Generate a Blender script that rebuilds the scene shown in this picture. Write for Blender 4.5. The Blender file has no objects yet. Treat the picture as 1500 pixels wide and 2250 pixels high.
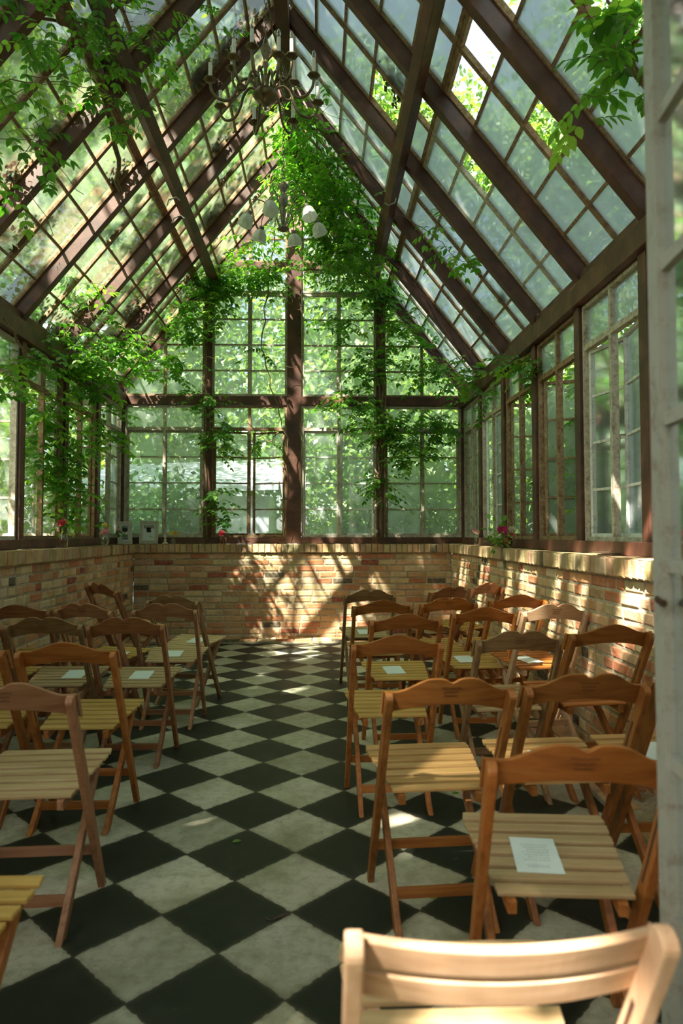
import bpy, math, random
import numpy as np
from mathutils import Vector, Matrix

random.seed(7)
rng = np.random.default_rng(11)
S = bpy.context.scene
COL = S.collection
R = math.radians

# ------------------------------------------------------------ camera, sky, sun, exposure
CAM_H = 1.27
PITCH, YAW = R(2.4), R(-1.9)
SHIFT_PX = -16.0
cam_d = bpy.data.cameras.new('camera')
cam = bpy.data.objects.new('camera', cam_d); COL.objects.link(cam)
cam.location = (0, 0, CAM_H)
cam.rotation_euler = (math.pi/2 + PITCH, 0, YAW)
cam_d.sensor_fit = 'HORIZONTAL'; cam_d.sensor_width = 24.0; cam_d.lens = 24.0
cam_d.shift_y = SHIFT_PX/1500.0
cam_d.clip_end = 200; cam_d.clip_start = 0.02
cam_d.dof.use_dof = True; cam_d.dof.focus_distance = 5.5; cam_d.dof.aperture_fstop = 3.0
S.camera = cam

SUN_DIR = Vector((0.50, 0.72, -1.0)).normalized()      # the way the light travels
w = bpy.data.worlds.new('world'); S.world = w; w.use_nodes = True
nt = w.node_tree; nt.nodes.clear()
sky = nt.nodes.new('ShaderNodeTexSky'); sky.sky_type = 'NISHITA'; sky.sun_disc = False
sky.sun_elevation = math.asin(-SUN_DIR.z); sky.sun_rotation = math.atan2(-SUN_DIR.x, -SUN_DIR.y)
sky.air_density = 1.0; sky.dust_density = 3.0; sky.ozone_density = 1.0
haze = nt.nodes.new('ShaderNodeMix'); haze.data_type = 'RGBA'; haze.inputs[0].default_value = 0.45
haze.inputs[7].default_value = (1.5, 1.45, 1.45, 1)
nt.links.new(sky.outputs[0], haze.inputs[6])
bg = nt.nodes.new('ShaderNodeBackground'); bg.inputs[1].default_value = 0.95
wo = nt.nodes.new('ShaderNodeOutputWorld')
nt.links.new(haze.outputs[2], bg.inputs[0]); nt.links.new(bg.outputs[0], wo.inputs[0])
sd = bpy.data.lights.new('sun', 'SUN'); sd.energy = 52.0; sd.angle = R(0.6); sd.color = (1.0, 0.93, 0.82)
so = bpy.data.objects.new('sun', sd); COL.objects.link(so)
so.rotation_euler = SUN_DIR.to_track_quat('-Z', 'Y').to_euler(); so.location = (-6, -8, 14)
S.view_settings.view_transform = 'Standard'; S.view_settings.look = 'None'
S.view_settings.gamma = 1.0; S.view_settings.exposure = -0.12
S.view_settings.use_curve_mapping = False
try:
    S.cycles.max_bounces = 10; S.cycles.transparent_max_bounces = 24
    S.cycles.diffuse_bounces = 5; S.cycles.transmission_bounces = 6
    S.cycles.caustics_reflective = False; S.cycles.caustics_refractive = False
    S.cycles.sample_clamp_indirect = 6.0
except Exception: pass

_Rc = cam.rotation_euler.to_matrix()
def ray(px, py):
    return _Rc @ Vector((px-750.0, 1125.0-py+SHIFT_PX, -1500.0))
def P(px, py, Y):
    d = ray(px, py); t = Y/d.y
    return Vector((d.x*t, Y, CAM_H + d.z*t))
def PZ(px, py, z):
    d = ray(px, py); t = (z-CAM_H)/d.z
    return Vector((d.x*t, d.y*t, z))

# ------------------------------------------------------------ node helpers and materials
class NB:
    def __init__(s, name):
        s.m = bpy.data.materials.new(name); s.m.use_nodes = True
        s.t = s.m.node_tree; s.t.nodes.clear()
        s.out = s.t.nodes.new('ShaderNodeOutputMaterial')
    def n(s, typ, **kw):
        x = s.t.nodes.new('ShaderNode'+typ)
        for k, v in kw.items():
            if k.startswith('i_'):
                key = k[2:]
                key = int(key) if key.isdigit() else key.replace('_', ' ')
                if hasattr(v, 'node'): s.t.links.new(v, x.inputs[key])
                else: x.inputs[key].default_value = v
            else: setattr(x, k, v)
        return x
    def l(s, a, b): s.t.links.new(a, b)
    def coord(s, kind='Object', scale=(1, 1, 1)):
        c = s.n('TexCoord'); m = s.n('Mapping'); m.inputs['Scale'].default_value = scale
        s.l(c.outputs[kind], m.inputs[0]); return m.outputs[0]
    def noise(s, vec, scale, detail=4, rough=0.55):
        x = s.n('TexNoise'); x.inputs['Scale'].default_value = scale
        x.inputs['Detail'].default_value = detail; x.inputs['Roughness'].default_value = rough
        s.l(vec, x.inputs['Vector']); return x.outputs[0]
    def ramp(s, fac, stops):
        x = s.n('ValToRGB'); e = x.color_ramp.elements
        while len(e) < len(stops): e.new(0.5)
        for i, (p, c) in enumerate(stops):
            e[i].position = p
            e[i].color = (c, c, c, 1) if not hasattr(c, '__len__') else (*c, 1)
        s.l(fac, x.inputs[0]); return x.outputs[0]
    def mix(s, fac, a, b, blend='MIX'):
        x = s.n('Mix', data_type='RGBA', blend_type=blend)
        for sock, v in ((x.inputs[0], fac), (x.inputs[6], a), (x.inputs[7], b)):
            if hasattr(v, 'node'): s.l(v, sock)
            elif hasattr(v, '__len__'): sock.default_value = (*v, 1)
            else: sock.default_value = v
        return x.outputs[2]
    def math(s, op, a, b=0.0, c=0.0):
        x = s.n('Math', operation=op)
        for i, v in enumerate((a, b, c)):
            if hasattr(v, 'node'): s.l(v, x.inputs[i])
            else: x.inputs[i].default_value = v
        return x.outputs[0]
    def pbr(s, color, rough=0.6, metal=0.0, bump=None, bstr=0.3, bdist=0.01, spec=0.5):
        p = s.n('BsdfPrincipled')
        for nm, v in (('Base Color', color), ('Roughness', rough), ('Metallic', metal)):
            if hasattr(v, 'node'): s.l(v, p.inputs[nm])
            else: p.inputs[nm].default_value = (*v, 1) if hasattr(v, '__len__') else v
        p.inputs['Specular IOR Level'].default_value = spec
        if bump is not None:
            b = s.n('Bump'); b.inputs['Strength'].default_value = bstr; b.inputs['Distance'].default_value = bdist
            s.l(bump, b.inputs['Height']); s.l(b.outputs[0], p.inputs['Normal'])
        s.l(p.outputs[0], s.out.inputs[0]); return p

def m_plain(name, c, rough=0.6, metal=0.0, var=0.15, sc=20):
    b = NB(name); v = b.coord()
    n = b.noise(v, sc, 4)
    c2 = tuple(x*(1-var*1.6) for x in c); c3 = tuple(min(1, x*(1+var)) for x in c)
    b.pbr(b.ramp(n, [(0.3, c2), (0.7, c3)]), rough, metal, n, 0.15, 0.003); return b.m

def m_wood(name, dark, mid, light, axis):
    sc = {'x': (1.5, 22, 22), 'y': (22, 1.5, 22), 'z': (22, 22, 1.5)}[axis]
    b = NB(name); v = b.coord('Object', sc)
    oi = b.n('ObjectInfo')
    add = b.n('VectorMath', operation='ADD'); b.l(v, add.inputs[0])
    rr = b.n('CombineXYZ'); k = b.math('MULTIPLY', oi.outputs['Random'], 37.0)
    for i in range(3): b.l(k, rr.inputs[i])
    b.l(rr.outputs[0], add.inputs[1])
    n = b.noise(add.outputs[0], 2.2, 6, 0.6)
    n2 = b.noise(b.coord('Object', (3, 3, 3)), 3.0, 3)
    c = b.ramp(n, [(0.28, dark), (0.5, mid), (0.75, light)])
    c = b.mix(b.math('MULTIPLY', n2, 0.45), c, dark)
    hv = b.n('HueSaturation'); b.l(c, hv.inputs['Color'])
    b.l(b.math('MULTIPLY_ADD', oi.outputs['Random'], 0.25, 0.87), hv.inputs['Value'])
    b.pbr(hv.outputs[0], b.ramp(n, [(0.2, 0.38), (0.8, 0.55)]), 0, n, 0.15, 0.002, 0.4); return b.m

TONES = {
 'honey':  ((0.17, 0.055, 0.012), (0.32, 0.115, 0.024), (0.45, 0.18, 0.045)),
 'orange': ((0.22, 0.065, 0.013), (0.42, 0.14, 0.028), (0.56, 0.22, 0.055)),
 'grey':   ((0.15, 0.075, 0.030), (0.28, 0.155, 0.068), (0.39, 0.24, 0.12)),
 'brown':  ((0.17, 0.06, 0.022), (0.29, 0.115, 0.045), (0.40, 0.18, 0.08)),
 'yellow': ((0.34, 0.19, 0.045), (0.52, 0.31, 0.075), (0.66, 0.43, 0.13)),
 'pale':   ((0.34, 0.21, 0.095), (0.49, 0.335, 0.165), (0.62, 0.46, 0.26)),
 'rose':   ((0.24, 0.10, 0.045), (0.38, 0.175, 0.085), (0.50, 0.26, 0.15)),
 'tan':    ((0.33, 0.17, 0.055), (0.50, 0.285, 0.10), (0.62, 0.39, 0.17)),
 'natural':((0.46, 0.255, 0.135), (0.63, 0.395, 0.235), (0.74, 0.51, 0.34)),
}
_wood = {}
def wood(t, ax):
    if (t, ax) not in _wood: _wood[(t, ax)] = m_wood('wood_%s_%s' % (t, ax), *TONES[t], ax)
    return _wood[(t, ax)]

def m_steel():
    b = NB('rust_brown_paint'); v = b.coord()
    n = b.noise(v, 6, 6, 0.65); n2 = b.noise(v, 45, 5, 0.7)
    c = b.ramp(n, [(0.3, (0.034, 0.014, 0.008)), (0.5, (0.092, 0.034, 0.020)), (0.72, (0.17, 0.066, 0.042))])
    c = b.mix(b.ramp(n2, [(0.58, 0.0), (0.72, 0.55)]), c, (0.05, 0.04, 0.02))
    b.pbr(c, 0.5, 0, n2, 0.25, 0.003, 0.5); return b.m
def m_sash(name, paint, amount):
    b = NB(name); v = b.coord()
    n = b.noise(v, 22, 8, 0.78); n2 = b.noise(v, 60, 4, 0.6)
    c = b.ramp(n2, [(0.3, (0.075, 0.032, 0.015)), (0.6, (0.20, 0.085, 0.032)), (0.8, (0.13, 0.11, 0.05))])
    c = b.mix(b.ramp(n, [(amount-0.18, 0.0), (amount+0.12, 1.0)]), c, paint)
    b.pbr(c, 0.75, 0, n, 0.8, 0.006, 0.3); return b.m
def m_glass(name, film, f0, f1, clear=(0.95, 0.98, 0.95), dirt=None, dstart=0.62):
    b = NB(name); v = b.coord(); v2 = b.coord('Object', (1, 1, 1))
    oi = b.n('ObjectInfo')
    n = b.noise(v, 2.3, 5, 0.6); n3 = b.noise(v2, 9.0, 5, 0.7)
    tr = b.n('BsdfTransparent'); tr.inputs[0].default_value = (*clear, 1)
    df = b.n('BsdfDiffuse'); df.inputs[0].default_value = (*film, 1)
    tl = b.n('BsdfTranslucent'); tl.inputs[0].default_value = (*film, 1)
    m1 = b.n('MixShader'); m1.inputs[0].default_value = 0.78; b.l(df.outputs[0], m1.inputs[1]); b.l(tl.outputs[0], m1.inputs[2])
    m2 = b.n('MixShader'); b.l(b.ramp(n, [(0.3, f0), (0.7, f1)]), m2.inputs[0])
    b.l(tr.outputs[0], m2.inputs[1]); b.l(m1.outputs[0], m2.inputs[2]); last = m2
    if dirt is not None:
        d2 = b.n('BsdfDiffuse'); d2.inputs[0].default_value = (*dirt, 1)
        m4 = b.n('MixShader'); b.l(b.ramp(n3, [(dstart, 0.0), (dstart+0.06, 0.95)]), m4.inputs[0])
        b.l(last.outputs[0], m4.inputs[1]); b.l(d2.outputs[0], m4.inputs[2]); last = m4
    gl = b.n('BsdfGlossy'); gl.inputs['Roughness'].default_value = 0.06; gl.inputs[0].default_value = (0.9, 0.95, 1, 1)
    fr = b.n('Fresnel'); fr.inputs[0].default_value = 1.45
    m3 = b.n('MixShader'); b.l(b.math('MULTIPLY', fr.outputs[0], 0.8), m3.inputs[0])
    b.l(last.outputs[0], m3.inputs[1]); b.l(gl.outputs[0], m3.inputs[2])
    b.l(m3.outputs[0], b.out.inputs[0]); return b.m
def m_leaf(name, stops, trans=0.5, rough=0.5):
    b = NB(name)
    a = b.n('Attribute'); a.attribute_name = 'tone'
    c = b.ramp(a.outputs['Fac'], stops)
    df = b.n('BsdfDiffuse'); b.l(c, df.inputs[0])
    tl = b.n('BsdfTranslucent')
    b.l(b.mix(1.0, c, (1.5, 1.65, 0.75), 'MULTIPLY'), tl.inputs[0])
    m = b.n('MixShader'); m.inputs[0].default_value = trans; b.l(df.outputs[0], m.inputs[1]); b.l(tl.outputs[0], m.inputs[2])
    g = b.n('BsdfGlossy'); g.inputs['Roughness'].default_value = rough; g.inputs[0].default_value = (0.9, 1, 0.9, 1)
    m2 = b.n('MixShader'); m2.inputs[0].default_value = 0.06; b.l(m.outputs[0], m2.inputs[1]); b.l(g.outputs[0], m2.inputs[2])
    b.l(m2.outputs[0], b.out.inputs[0]); return b.m
def m_brick():
    b = NB('old_brick')
    a = b.n('Attribute'); a.attribute_name = 'tint'
    v = b.coord(); n = b.noise(v, 26, 6, 0.7); n2 = b.noise(v, 7, 4)
    c = b.mix(b.ramp(n, [(0.38, 0.0), (0.66, 0.40)]), a.outputs['Color'], (0.55, 0.42, 0.25))
    c = b.mix(b.ramp(n, [(0.66, 0.0), (0.78, 0.7)]), c, (0.07, 0.05, 0.035))
    c = b.mix(b.ramp(n2, [(0.3, 0.35), (0.6, 0.0)]), c, (0.13, 0.075, 0.04))
    b.pbr(c, 0.9, 0, n, 0.9, 0.012, 0.2); return b.m
def m_mortar():
    b = NB('mortar'); v = b.coord(); n = b.noise(v, 40, 5, 0.7); n2 = b.noise(v, 3, 3)
    c = b.ramp(n, [(0.3, (0.34, 0.26, 0.17)), (0.7, (0.62, 0.52, 0.38))])
    c = b.mix(b.ramp(n2, [(0.35, 0.5), (0.6, 0.0)]), c, (0.10, 0.08, 0.045))
    b.pbr(c, 0.95, 0, n, 0.7, 0.01, 0.1); return b.m
def m_floor():
    b = NB('checker_floor_tiles')
    c = b.n('TexCoord')
    nz = b.n('TexNoise'); nz.inputs['Scale'].default_value = 35; nz.inputs['Detail'].default_value = 3
    b.l(c.outputs['Object'], nz.inputs['Vector'])
    sub = b.n('VectorMath', operation='SUBTRACT'); b.l(nz.outputs['Color'], sub.inputs[0]); sub.inputs[1].default_value = (0.5, 0.5, 0.5)
    scl = b.n('VectorMath', operation='SCALE'); b.l(sub.outputs[0], scl.inputs[0]); scl.inputs['Scale'].default_value = 0.018
    ad = b.n('VectorMath', operation='ADD'); b.l(c.outputs['Object'], ad.inputs[0]); b.l(scl.outputs[0], ad.inputs[1])
    sp = b.n('SeparateXYZ'); b.l(ad.outputs[0], sp.inputs[0])
    x = b.math('SUBTRACT', sp.outputs[0], TILE_X); y = b.math('SUBTRACT', sp.outputs[1], TILE_Y)
    k = 0.70710678/TILE
    u = b.math('ADD', b.math('MULTIPLY', b.math('ADD', x, y), k), 100.5)
    v = b.math('ADD', b.math('MULTIPLY', b.math('SUBTRACT', y, x), k), 100.5)
    fu = b.math('FLOOR', u); fv = b.math('FLOOR', v)
    par = b.math('MODULO', b.math('ADD', fu, fv), 2.0)      # 0 -> the dark tile at the origin
    par = b.math('GREATER_THAN', par, 0.5)
    def edge(q):
        f = b.math('FRACT', q); return b.math('MINIMUM', f, b.math('SUBTRACT', 1.0, f))
    e = b.math('MINIMUM', edge(u), edge(v))
    grout = b.math('LESS_THAN', e, 0.011)
    cell = b.n('CombineXYZ'); b.l(fu, cell.inputs[0]); b.l(fv, cell.inputs[1])
    wn = b.n('TexWhiteNoise', noise_dimensions='3D'); b.l(cell.outputs[0], wn.inputs[0])
    cv = c.outputs['Object']
    n1 = b.noise(cv, 3.0, 6, 0.65); n2 = b.noise(cv, 22, 6, 0.75); n3 = b.noise(cv, 90, 3, 0.6)
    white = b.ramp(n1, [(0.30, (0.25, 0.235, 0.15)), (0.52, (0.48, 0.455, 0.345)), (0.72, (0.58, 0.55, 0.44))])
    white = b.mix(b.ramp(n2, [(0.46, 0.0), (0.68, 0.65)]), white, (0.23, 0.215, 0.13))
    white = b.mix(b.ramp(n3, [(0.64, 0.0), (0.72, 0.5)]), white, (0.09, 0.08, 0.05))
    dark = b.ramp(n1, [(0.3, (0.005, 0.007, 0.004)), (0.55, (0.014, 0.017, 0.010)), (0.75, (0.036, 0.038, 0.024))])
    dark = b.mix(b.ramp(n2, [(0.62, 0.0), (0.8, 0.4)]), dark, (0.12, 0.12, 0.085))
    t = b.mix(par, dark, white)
    hv = b.n('HueSaturation'); b.l(t, hv.inputs['Color'])
    b.l(b.math('MULTIPLY_ADD', wn.outputs[0], 0.45, 0.74), hv.inputs['Value'])
    # worn band: soil worked into the tile edges
    ew = b.ramp(e, [(0.0, 1.0), (0.07, 0.0)])
    col = b.mix(b.math('MULTIPLY', ew, b.math('MULTIPLY', n2, 0.7)), hv.outputs[0], (0.06, 0.055, 0.035))
    col = b.mix(grout, col, (0.045, 0.038, 0.022))
    hgt = b.math('SUBTRACT', b.math('MULTIPLY', n2, 0.35), b.math('MULTIPLY', grout, 1.0))
    b.pbr(col, b.ramp(n1, [(0.3, 0.50), (0.7, 0.72)]), 0, hgt, 0.7, 0.006, 0.35); return b.m

TILE = 0.3048; TILE_X = -0.305; TILE_Y = 1.915
MAT = {}
MAT['steel'] = m_steel()
MAT['sash'] = m_sash('chipped_cream_sash', (0.58, 0.54, 0.43), 0.45)
MAT['sash_rust'] = m_sash('rusted_sash', (0.40, 0.29, 0.17), 0.54)
MAT['sash_white'] = m_sash('flaking_white_sash', (0.76, 0.77, 0.72), 0.40)
MAT['glass_wall'] = m_glass('dusty_wall_glass', (0.82, 0.90, 0.82), 0.17, 0.42, dirt=(0.05, 0.07, 0.03), dstart=0.72)
MAT['glass_right'] = m_glass('milky_roof_glass', (0.84, 0.91, 0.94), 0.30, 0.50, dirt=(0.05, 0.06, 0.03), dstart=0.73)
MAT['glass_left'] = m_glass('mossy_roof_glass', (0.74, 0.88, 0.55), 0.16, 0.36, dirt=(0.03, 0.03, 0.012), dstart=0.66)
MAT['brick'] = m_brick(); MAT['mortar'] = m_mortar(); MAT['floor'] = m_floor()
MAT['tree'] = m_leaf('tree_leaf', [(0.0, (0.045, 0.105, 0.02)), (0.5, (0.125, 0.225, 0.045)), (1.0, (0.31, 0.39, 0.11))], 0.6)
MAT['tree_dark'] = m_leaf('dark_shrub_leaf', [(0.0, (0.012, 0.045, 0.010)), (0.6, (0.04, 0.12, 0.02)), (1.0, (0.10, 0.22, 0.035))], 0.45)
MAT['tree_sunlit'] = m_leaf('painted_sun_leaf', [(0.0, (0.07, 0.15, 0.022)), (0.5, (0.20, 0.33, 0.05)), (1.0, (0.42, 0.50, 0.14))], 0.62)  # leaf greens brightened: sunlight on the left foliage put into the colour
MAT['vine'] = m_leaf('vine_leaf', [(0.0, (0.035, 0.15, 0.014)), (0.5, (0.12, 0.31, 0.03)), (1.0, (0.34, 0.50, 0.08))], 0.6, 0.4)
MAT['bark'] = m_plain('bark', (0.09, 0.065, 0.04), 0.9, 0, 0.4, 12)
MAT['stem'] = m_plain('vine_stem', (0.20, 0.14, 0.075), 0.85, 0, 0.35, 30)
MAT['brass'] = m_plain('aged_brass', (0.17, 0.13, 0.07), 0.38, 0.75, 0.3, 25)
MAT['iron'] = m_plain('grey_painted_iron', (0.22, 0.20, 0.15), 0.5, 0.5, 0.3, 25)
MAT['candle'] = m_plain('candle_sleeve', (0.80, 0.79, 0.74), 0.5, 0, 0.04)
MAT['paper'] = m_plain('card_paper', (0.70, 0.76, 0.74), 0.8, 0, 0.03)
MAT['ink'] = m_plain('faint_ink', (0.16, 0.11, 0.06), 0.8)
MAT['greyink'] = m_plain('grey_ink', (0.42, 0.46, 0.46), 0.8)
MAT['stamp'] = m_plain('branded_stamp', (0.10, 0.04, 0.018), 0.8)
MAT['shade'] = None
MAT['ivory'] = m_plain('ivory_carving', (0.62, 0.58, 0.48), 0.7, 0, 0.2, 60)
MAT['zinc'] = m_plain('weathered_white_cladding', (0.55, 0.60, 0.68), 0.6, 0, 0.15, 5)
MAT['soil'] = m_plain('leafy_soil', (0.075, 0.075, 0.03), 0.95, 0, 0.5, 6)
MAT['dark'] = m_plain('dark_tar', (0.02, 0.025, 0.03), 0.7)
MAT['hook'] = m_plain('galvanised_hook', (0.40, 0.38, 0.33), 0.5, 0.3)
def m_clear(name, col, rough=0.02):
    b = NB(name); tr = b.n('BsdfTransparent'); tr.inputs[0].default_value = (*col, 1)
    gl = b.n('BsdfGlossy'); gl.inputs['Roughness'].default_value = rough
    f = b.n('LayerWeight'); f.inputs[0].default_value = 0.35
    m = b.n('MixShader'); b.l(b.math('MULTIPLY_ADD', f.outputs['Facing'], 0.7, 0.05), m.inputs[0])
    b.l(tr.outputs[0], m.inputs[1]); b.l(gl.outputs[0], m.inputs[2]); b.l(m.outputs[0], b.out.inputs[0]); return b.m
MAT['jar'] = m_clear('jar_glass', (0.90, 0.94, 0.92)); MAT['amber'] = m_clear('amber_glass', (0.85, 0.55, 0.32))
MAT['rosejar'] = m_clear('pink_glass', (0.93, 0.72, 0.70)); MAT['bulb'] = m_clear('bulb_glass', (0.95, 0.93, 0.88))
def m_opal():
    b = NB('opal_glass'); v = b.coord(); n = b.noise(v, 14, 3)
    c = b.ramp(n, [(0.3, (0.55, 0.58, 0.50)), (0.7, (0.80, 0.82, 0.76))])
    d = b.n('BsdfDiffuse'); b.l(c, d.inputs[0]); t = b.n('BsdfTranslucent'); b.l(c, t.inputs[0])
    m = b.n('MixShader'); m.inputs[0].default_value = 0.5; b.l(d.outputs[0], m.inputs[1]); b.l(t.outputs[0], m.inputs[2])
    g = b.n('BsdfGlossy'); g.inputs['Roughness'].default_value = 0.15
    m2 = b.n('MixShader'); m2.inputs[0].default_value = 0.1; b.l(m.outputs[0], m2.inputs[1]); b.l(g.outputs[0], m2.inputs[2])
    b.l(m2.outputs[0], b.out.inputs[0]); return b.m
MAT['shade'] = m_opal()
def flower_mat(name, c): 
    b = NB(name); v = b.coord(); n = b.noise(v, 60, 3)
    b.pbr(b.ramp(n, [(0.3, tuple(x*0.6 for x in c)), (0.7, c)]), 0.6); return b.m
for k_, c_ in (('magenta', (0.62, 0.02, 0.16)), ('pink', (0.80, 0.25, 0.32)), ('yellowf', (0.70, 0.60, 0.12)), ('orangef', (0.75, 0.36, 0.03)), ('cream', (0.72, 0.62, 0.42)), ('peach', (0.72, 0.40, 0.28)), ('redf', (0.65, 0.03, 0.06))):
    MAT[k_] = flower_mat('petal_'+k_, c_)

# ------------------------------------------------------------ mesh helpers
class MB:
    def __init__(s): s.v = []; s.f = []; s.mi = []; s.tint = []; s.cm = 0; s.ct = (0.5, 0.5, 0.5)
    def face(s, *idx): s.f.append(idx); s.mi.append(s.cm); s.tint.append(s.ct)
    def hexa(s, p):       # 8 points: 4 bottom ccw, 4 top ccw
        b = len(s.v); s.v += [tuple(q) for q in p]
        for q in ((3, 2, 1, 0), (4, 5, 6, 7), (0, 1, 5, 4), (1, 2, 6, 5), (2, 3, 7, 6), (3, 0, 4, 7)):
            s.face(*(b+i for i in q))
    def box(s, x0, x1, y0, y1, z0, z1):
        s.hexa([(x0, y0, z0), (x1, y0, z0), (x1, y1, z0), (x0, y1, z0), (x0, y0, z1), (x1, y0, z1), (x1, y1, z1), (x0, y1, z1)])
    def beam(s, a, b_, wd, ht, side=None):
        a = Vector(a); b_ = Vector(b_); d = (b_-a).normalized()
        sd_ = Vector(side) if side is not None else Vector((0, 0, 1)).cross(d)
        if sd_.length < 1e-4: sd_ = Vector((1, 0, 0))
        sd_ = (sd_ - d*sd_.dot(d)).normalized(); up = d.cross(sd_).normalized()
        o = [(-.5, -.5), (.5, -.5), (.5, .5), (-.5, .5)]
        s.hexa([a + sd_*wd*i + up*ht*j for i, j in o] + [b_ + sd_*wd*i + up*ht*j for i, j in o])
    def tube(s, pts, rad, n=8, closed=False):
        pts = [Vector(p) for p in pts]; m = len(pts)
        if not hasattr(rad, '__len__'): rad = [rad]*m
        base = len(s.v); ref = Vector((0.13, 0.27, 0.95)).normalized(); prev = None
        for i, p in enumerate(pts):
            if closed: d = pts[(i+1) % m]-pts[i-1]
            else: d = pts[min(i+1, m-1)]-pts[max(i-1, 0)]
            d.normalize()
            x = prev if prev is not None else ref
            x = (x - d*x.dot(d))
            if x.length < 1e-3: x = Vector((1, 0, 0)) - d*d.x
            x.normalize(); prev = x; y = d.cross(x)
            for k in range(n):
                a = 2*math.pi*k/n; s.v.append(tuple(p + (x*math.cos(a)+y*math.sin(a))*rad[i]))
        for i in range(m if closed else m-1):
            j = (i+1) % m
            for k in range(n):
                s.face(base+i*n+k, base+i*n+(k+1) % n, base+j*n+(k+1) % n, base+j*n+k)
        if not closed:
            s.face(*(base+k for k in reversed(range(n)))); s.face(*(base+(m-1)*n+k for k in range(n)))
    def lathe(s, prof, c=(0, 0, 0), n=20, mat=None, wob=0.0, petals=0):
        base = len(s.v); c = Vector(c)
        for r, z in prof:
            for k in range(n):
                a = 2*math.pi*k/n; rr = r*(1+wob*math.cos(a*petals)) if petals else r
                p = Vector((rr*math.cos(a), rr*math.sin(a), z))
                if mat is not None: p = mat @ p
                s.v.append(tuple(c+p))
        for i in range(len(prof)-1):
            for k in range(n):
                s.face(base+i*n+k, base+i*n+(k+1) % n, base+(i+1)*n+(k+1) % n, base+(i+1)*n+k)
    def poly(s, pts, o, u, v, n, d0, d1):     # 2D convex polygon extruded along n
        m = len(pts)
        if m < 3: return
        b = len(s.v)
        for d in (d0, d1):
            for (x, y) in pts: s.v.append(tuple(o+u*x+v*y+n*d))
        s.face(*(b+i for i in reversed(range(m)))); s.face(*(b+m+i for i in range(m)))
        for i in range(m): s.face(b+i, b+(i+1) % m, b+m+(i+1) % m, b+m+i)
    def build(s, name, mats, parent=None, smooth=False, bevel=0.0, tint=False):
        me = bpy.data.meshes.new(name); me.from_pydata(s.v, [], s.f)
        if not isinstance(mats, (list, tuple)): mats = [mats]
        for m in mats: me.materials.append(m)
        if len(mats) > 1: me.polygons.foreach_set('material_index', s.mi)
        if smooth: me.polygons.foreach_set('use_smooth', [True]*len(s.f))
        if tint:
            at = me.color_attributes.new('tint', 'FLOAT_COLOR', 'CORNER')
            arr = []
            for f, t in zip(s.f, s.tint): arr += [t[0], t[1], t[2], 1.0]*len(f)
            at.data.foreach_set('color', arr)
        me.update()
        o = bpy.data.objects.new(name, me); COL.objects.link(o); o.parent = parent
        if bevel > 0:
            md = o.modifiers.new('bevel', 'BEVEL'); md.width = bevel; md.segments = 2; md.limit_method = 'ANGLE'; md.angle_limit = R(40)
        return o
def thing(name, label, cat, loc=(0, 0, 0), rotz=0, group=None):
    o = bpy.data.objects.new(name, None); COL.objects.link(o); o.empty_display_size = 0.1
    o.location = loc; o.rotation_euler = (0, 0, rotz); o['label'] = label; o['category'] = cat
    if group: o['group'] = group
    return o
def tag(o, label, cat, group=None):
    o['label'] = label; o['category'] = cat
    if group: o['group'] = group
    return o
_cnt = {}
def struct(kind, mb, mats, **kw):
    _cnt[kind] = _cnt.get(kind, 0)+1
    o = mb.build(kind if kind in ('floor', 'ground', 'wall_back', 'wall_left', 'wall_right', 'wall_front_left', 'wall_front_right') else '%s_%d' % (kind, _cnt[kind]), mats, **kw)
    o['kind'] = 'structure'; return o
def struct_root(kind, loc=(0, 0, 0)):
    _cnt[kind] = _cnt.get(kind, 0)+1
    o = bpy.data.objects.new('%s_%d' % (kind, _cnt[kind]), None); COL.objects.link(o)
    o.location = loc; o['kind'] = 'structure'; return o
def clip(poly, a, b, c):       # keep a*x+b*y<=c
    out = []
    for i in range(len(poly)):
        p, q = poly[i], poly[(i+1) % len(poly)]
        dp, dq = a*p[0]+b*p[1]-c, a*q[0]+b*q[1]-c
        if dp <= 0: out.append(p)
        if (dp < 0 < dq) or (dq < 0 < dp):
            t = dp/(dp-dq); out.append((p[0]+(q[0]-p[0])*t, p[1]+(q[1]-p[1])*t))
    return out

# ------------------------------------------------------------ greenhouse dimensions
CX = -0.305; HALF = 2.115
XL, XR = CX-HALF, CX+HALF            # post centre lines
YB = 8.42; DY = 0.955
GY = [YB-DY*k for k in range(9)]      # 8.42 ... 0.78
Y0 = GY[-1]
EAVE = 2.97; SL = 1.235; RIDGE = EAVE+HALF*SL
BXL, BXR, BY = -2.19, 1.60, 8.19     # inner brick faces
WALLH = 1.143

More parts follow.
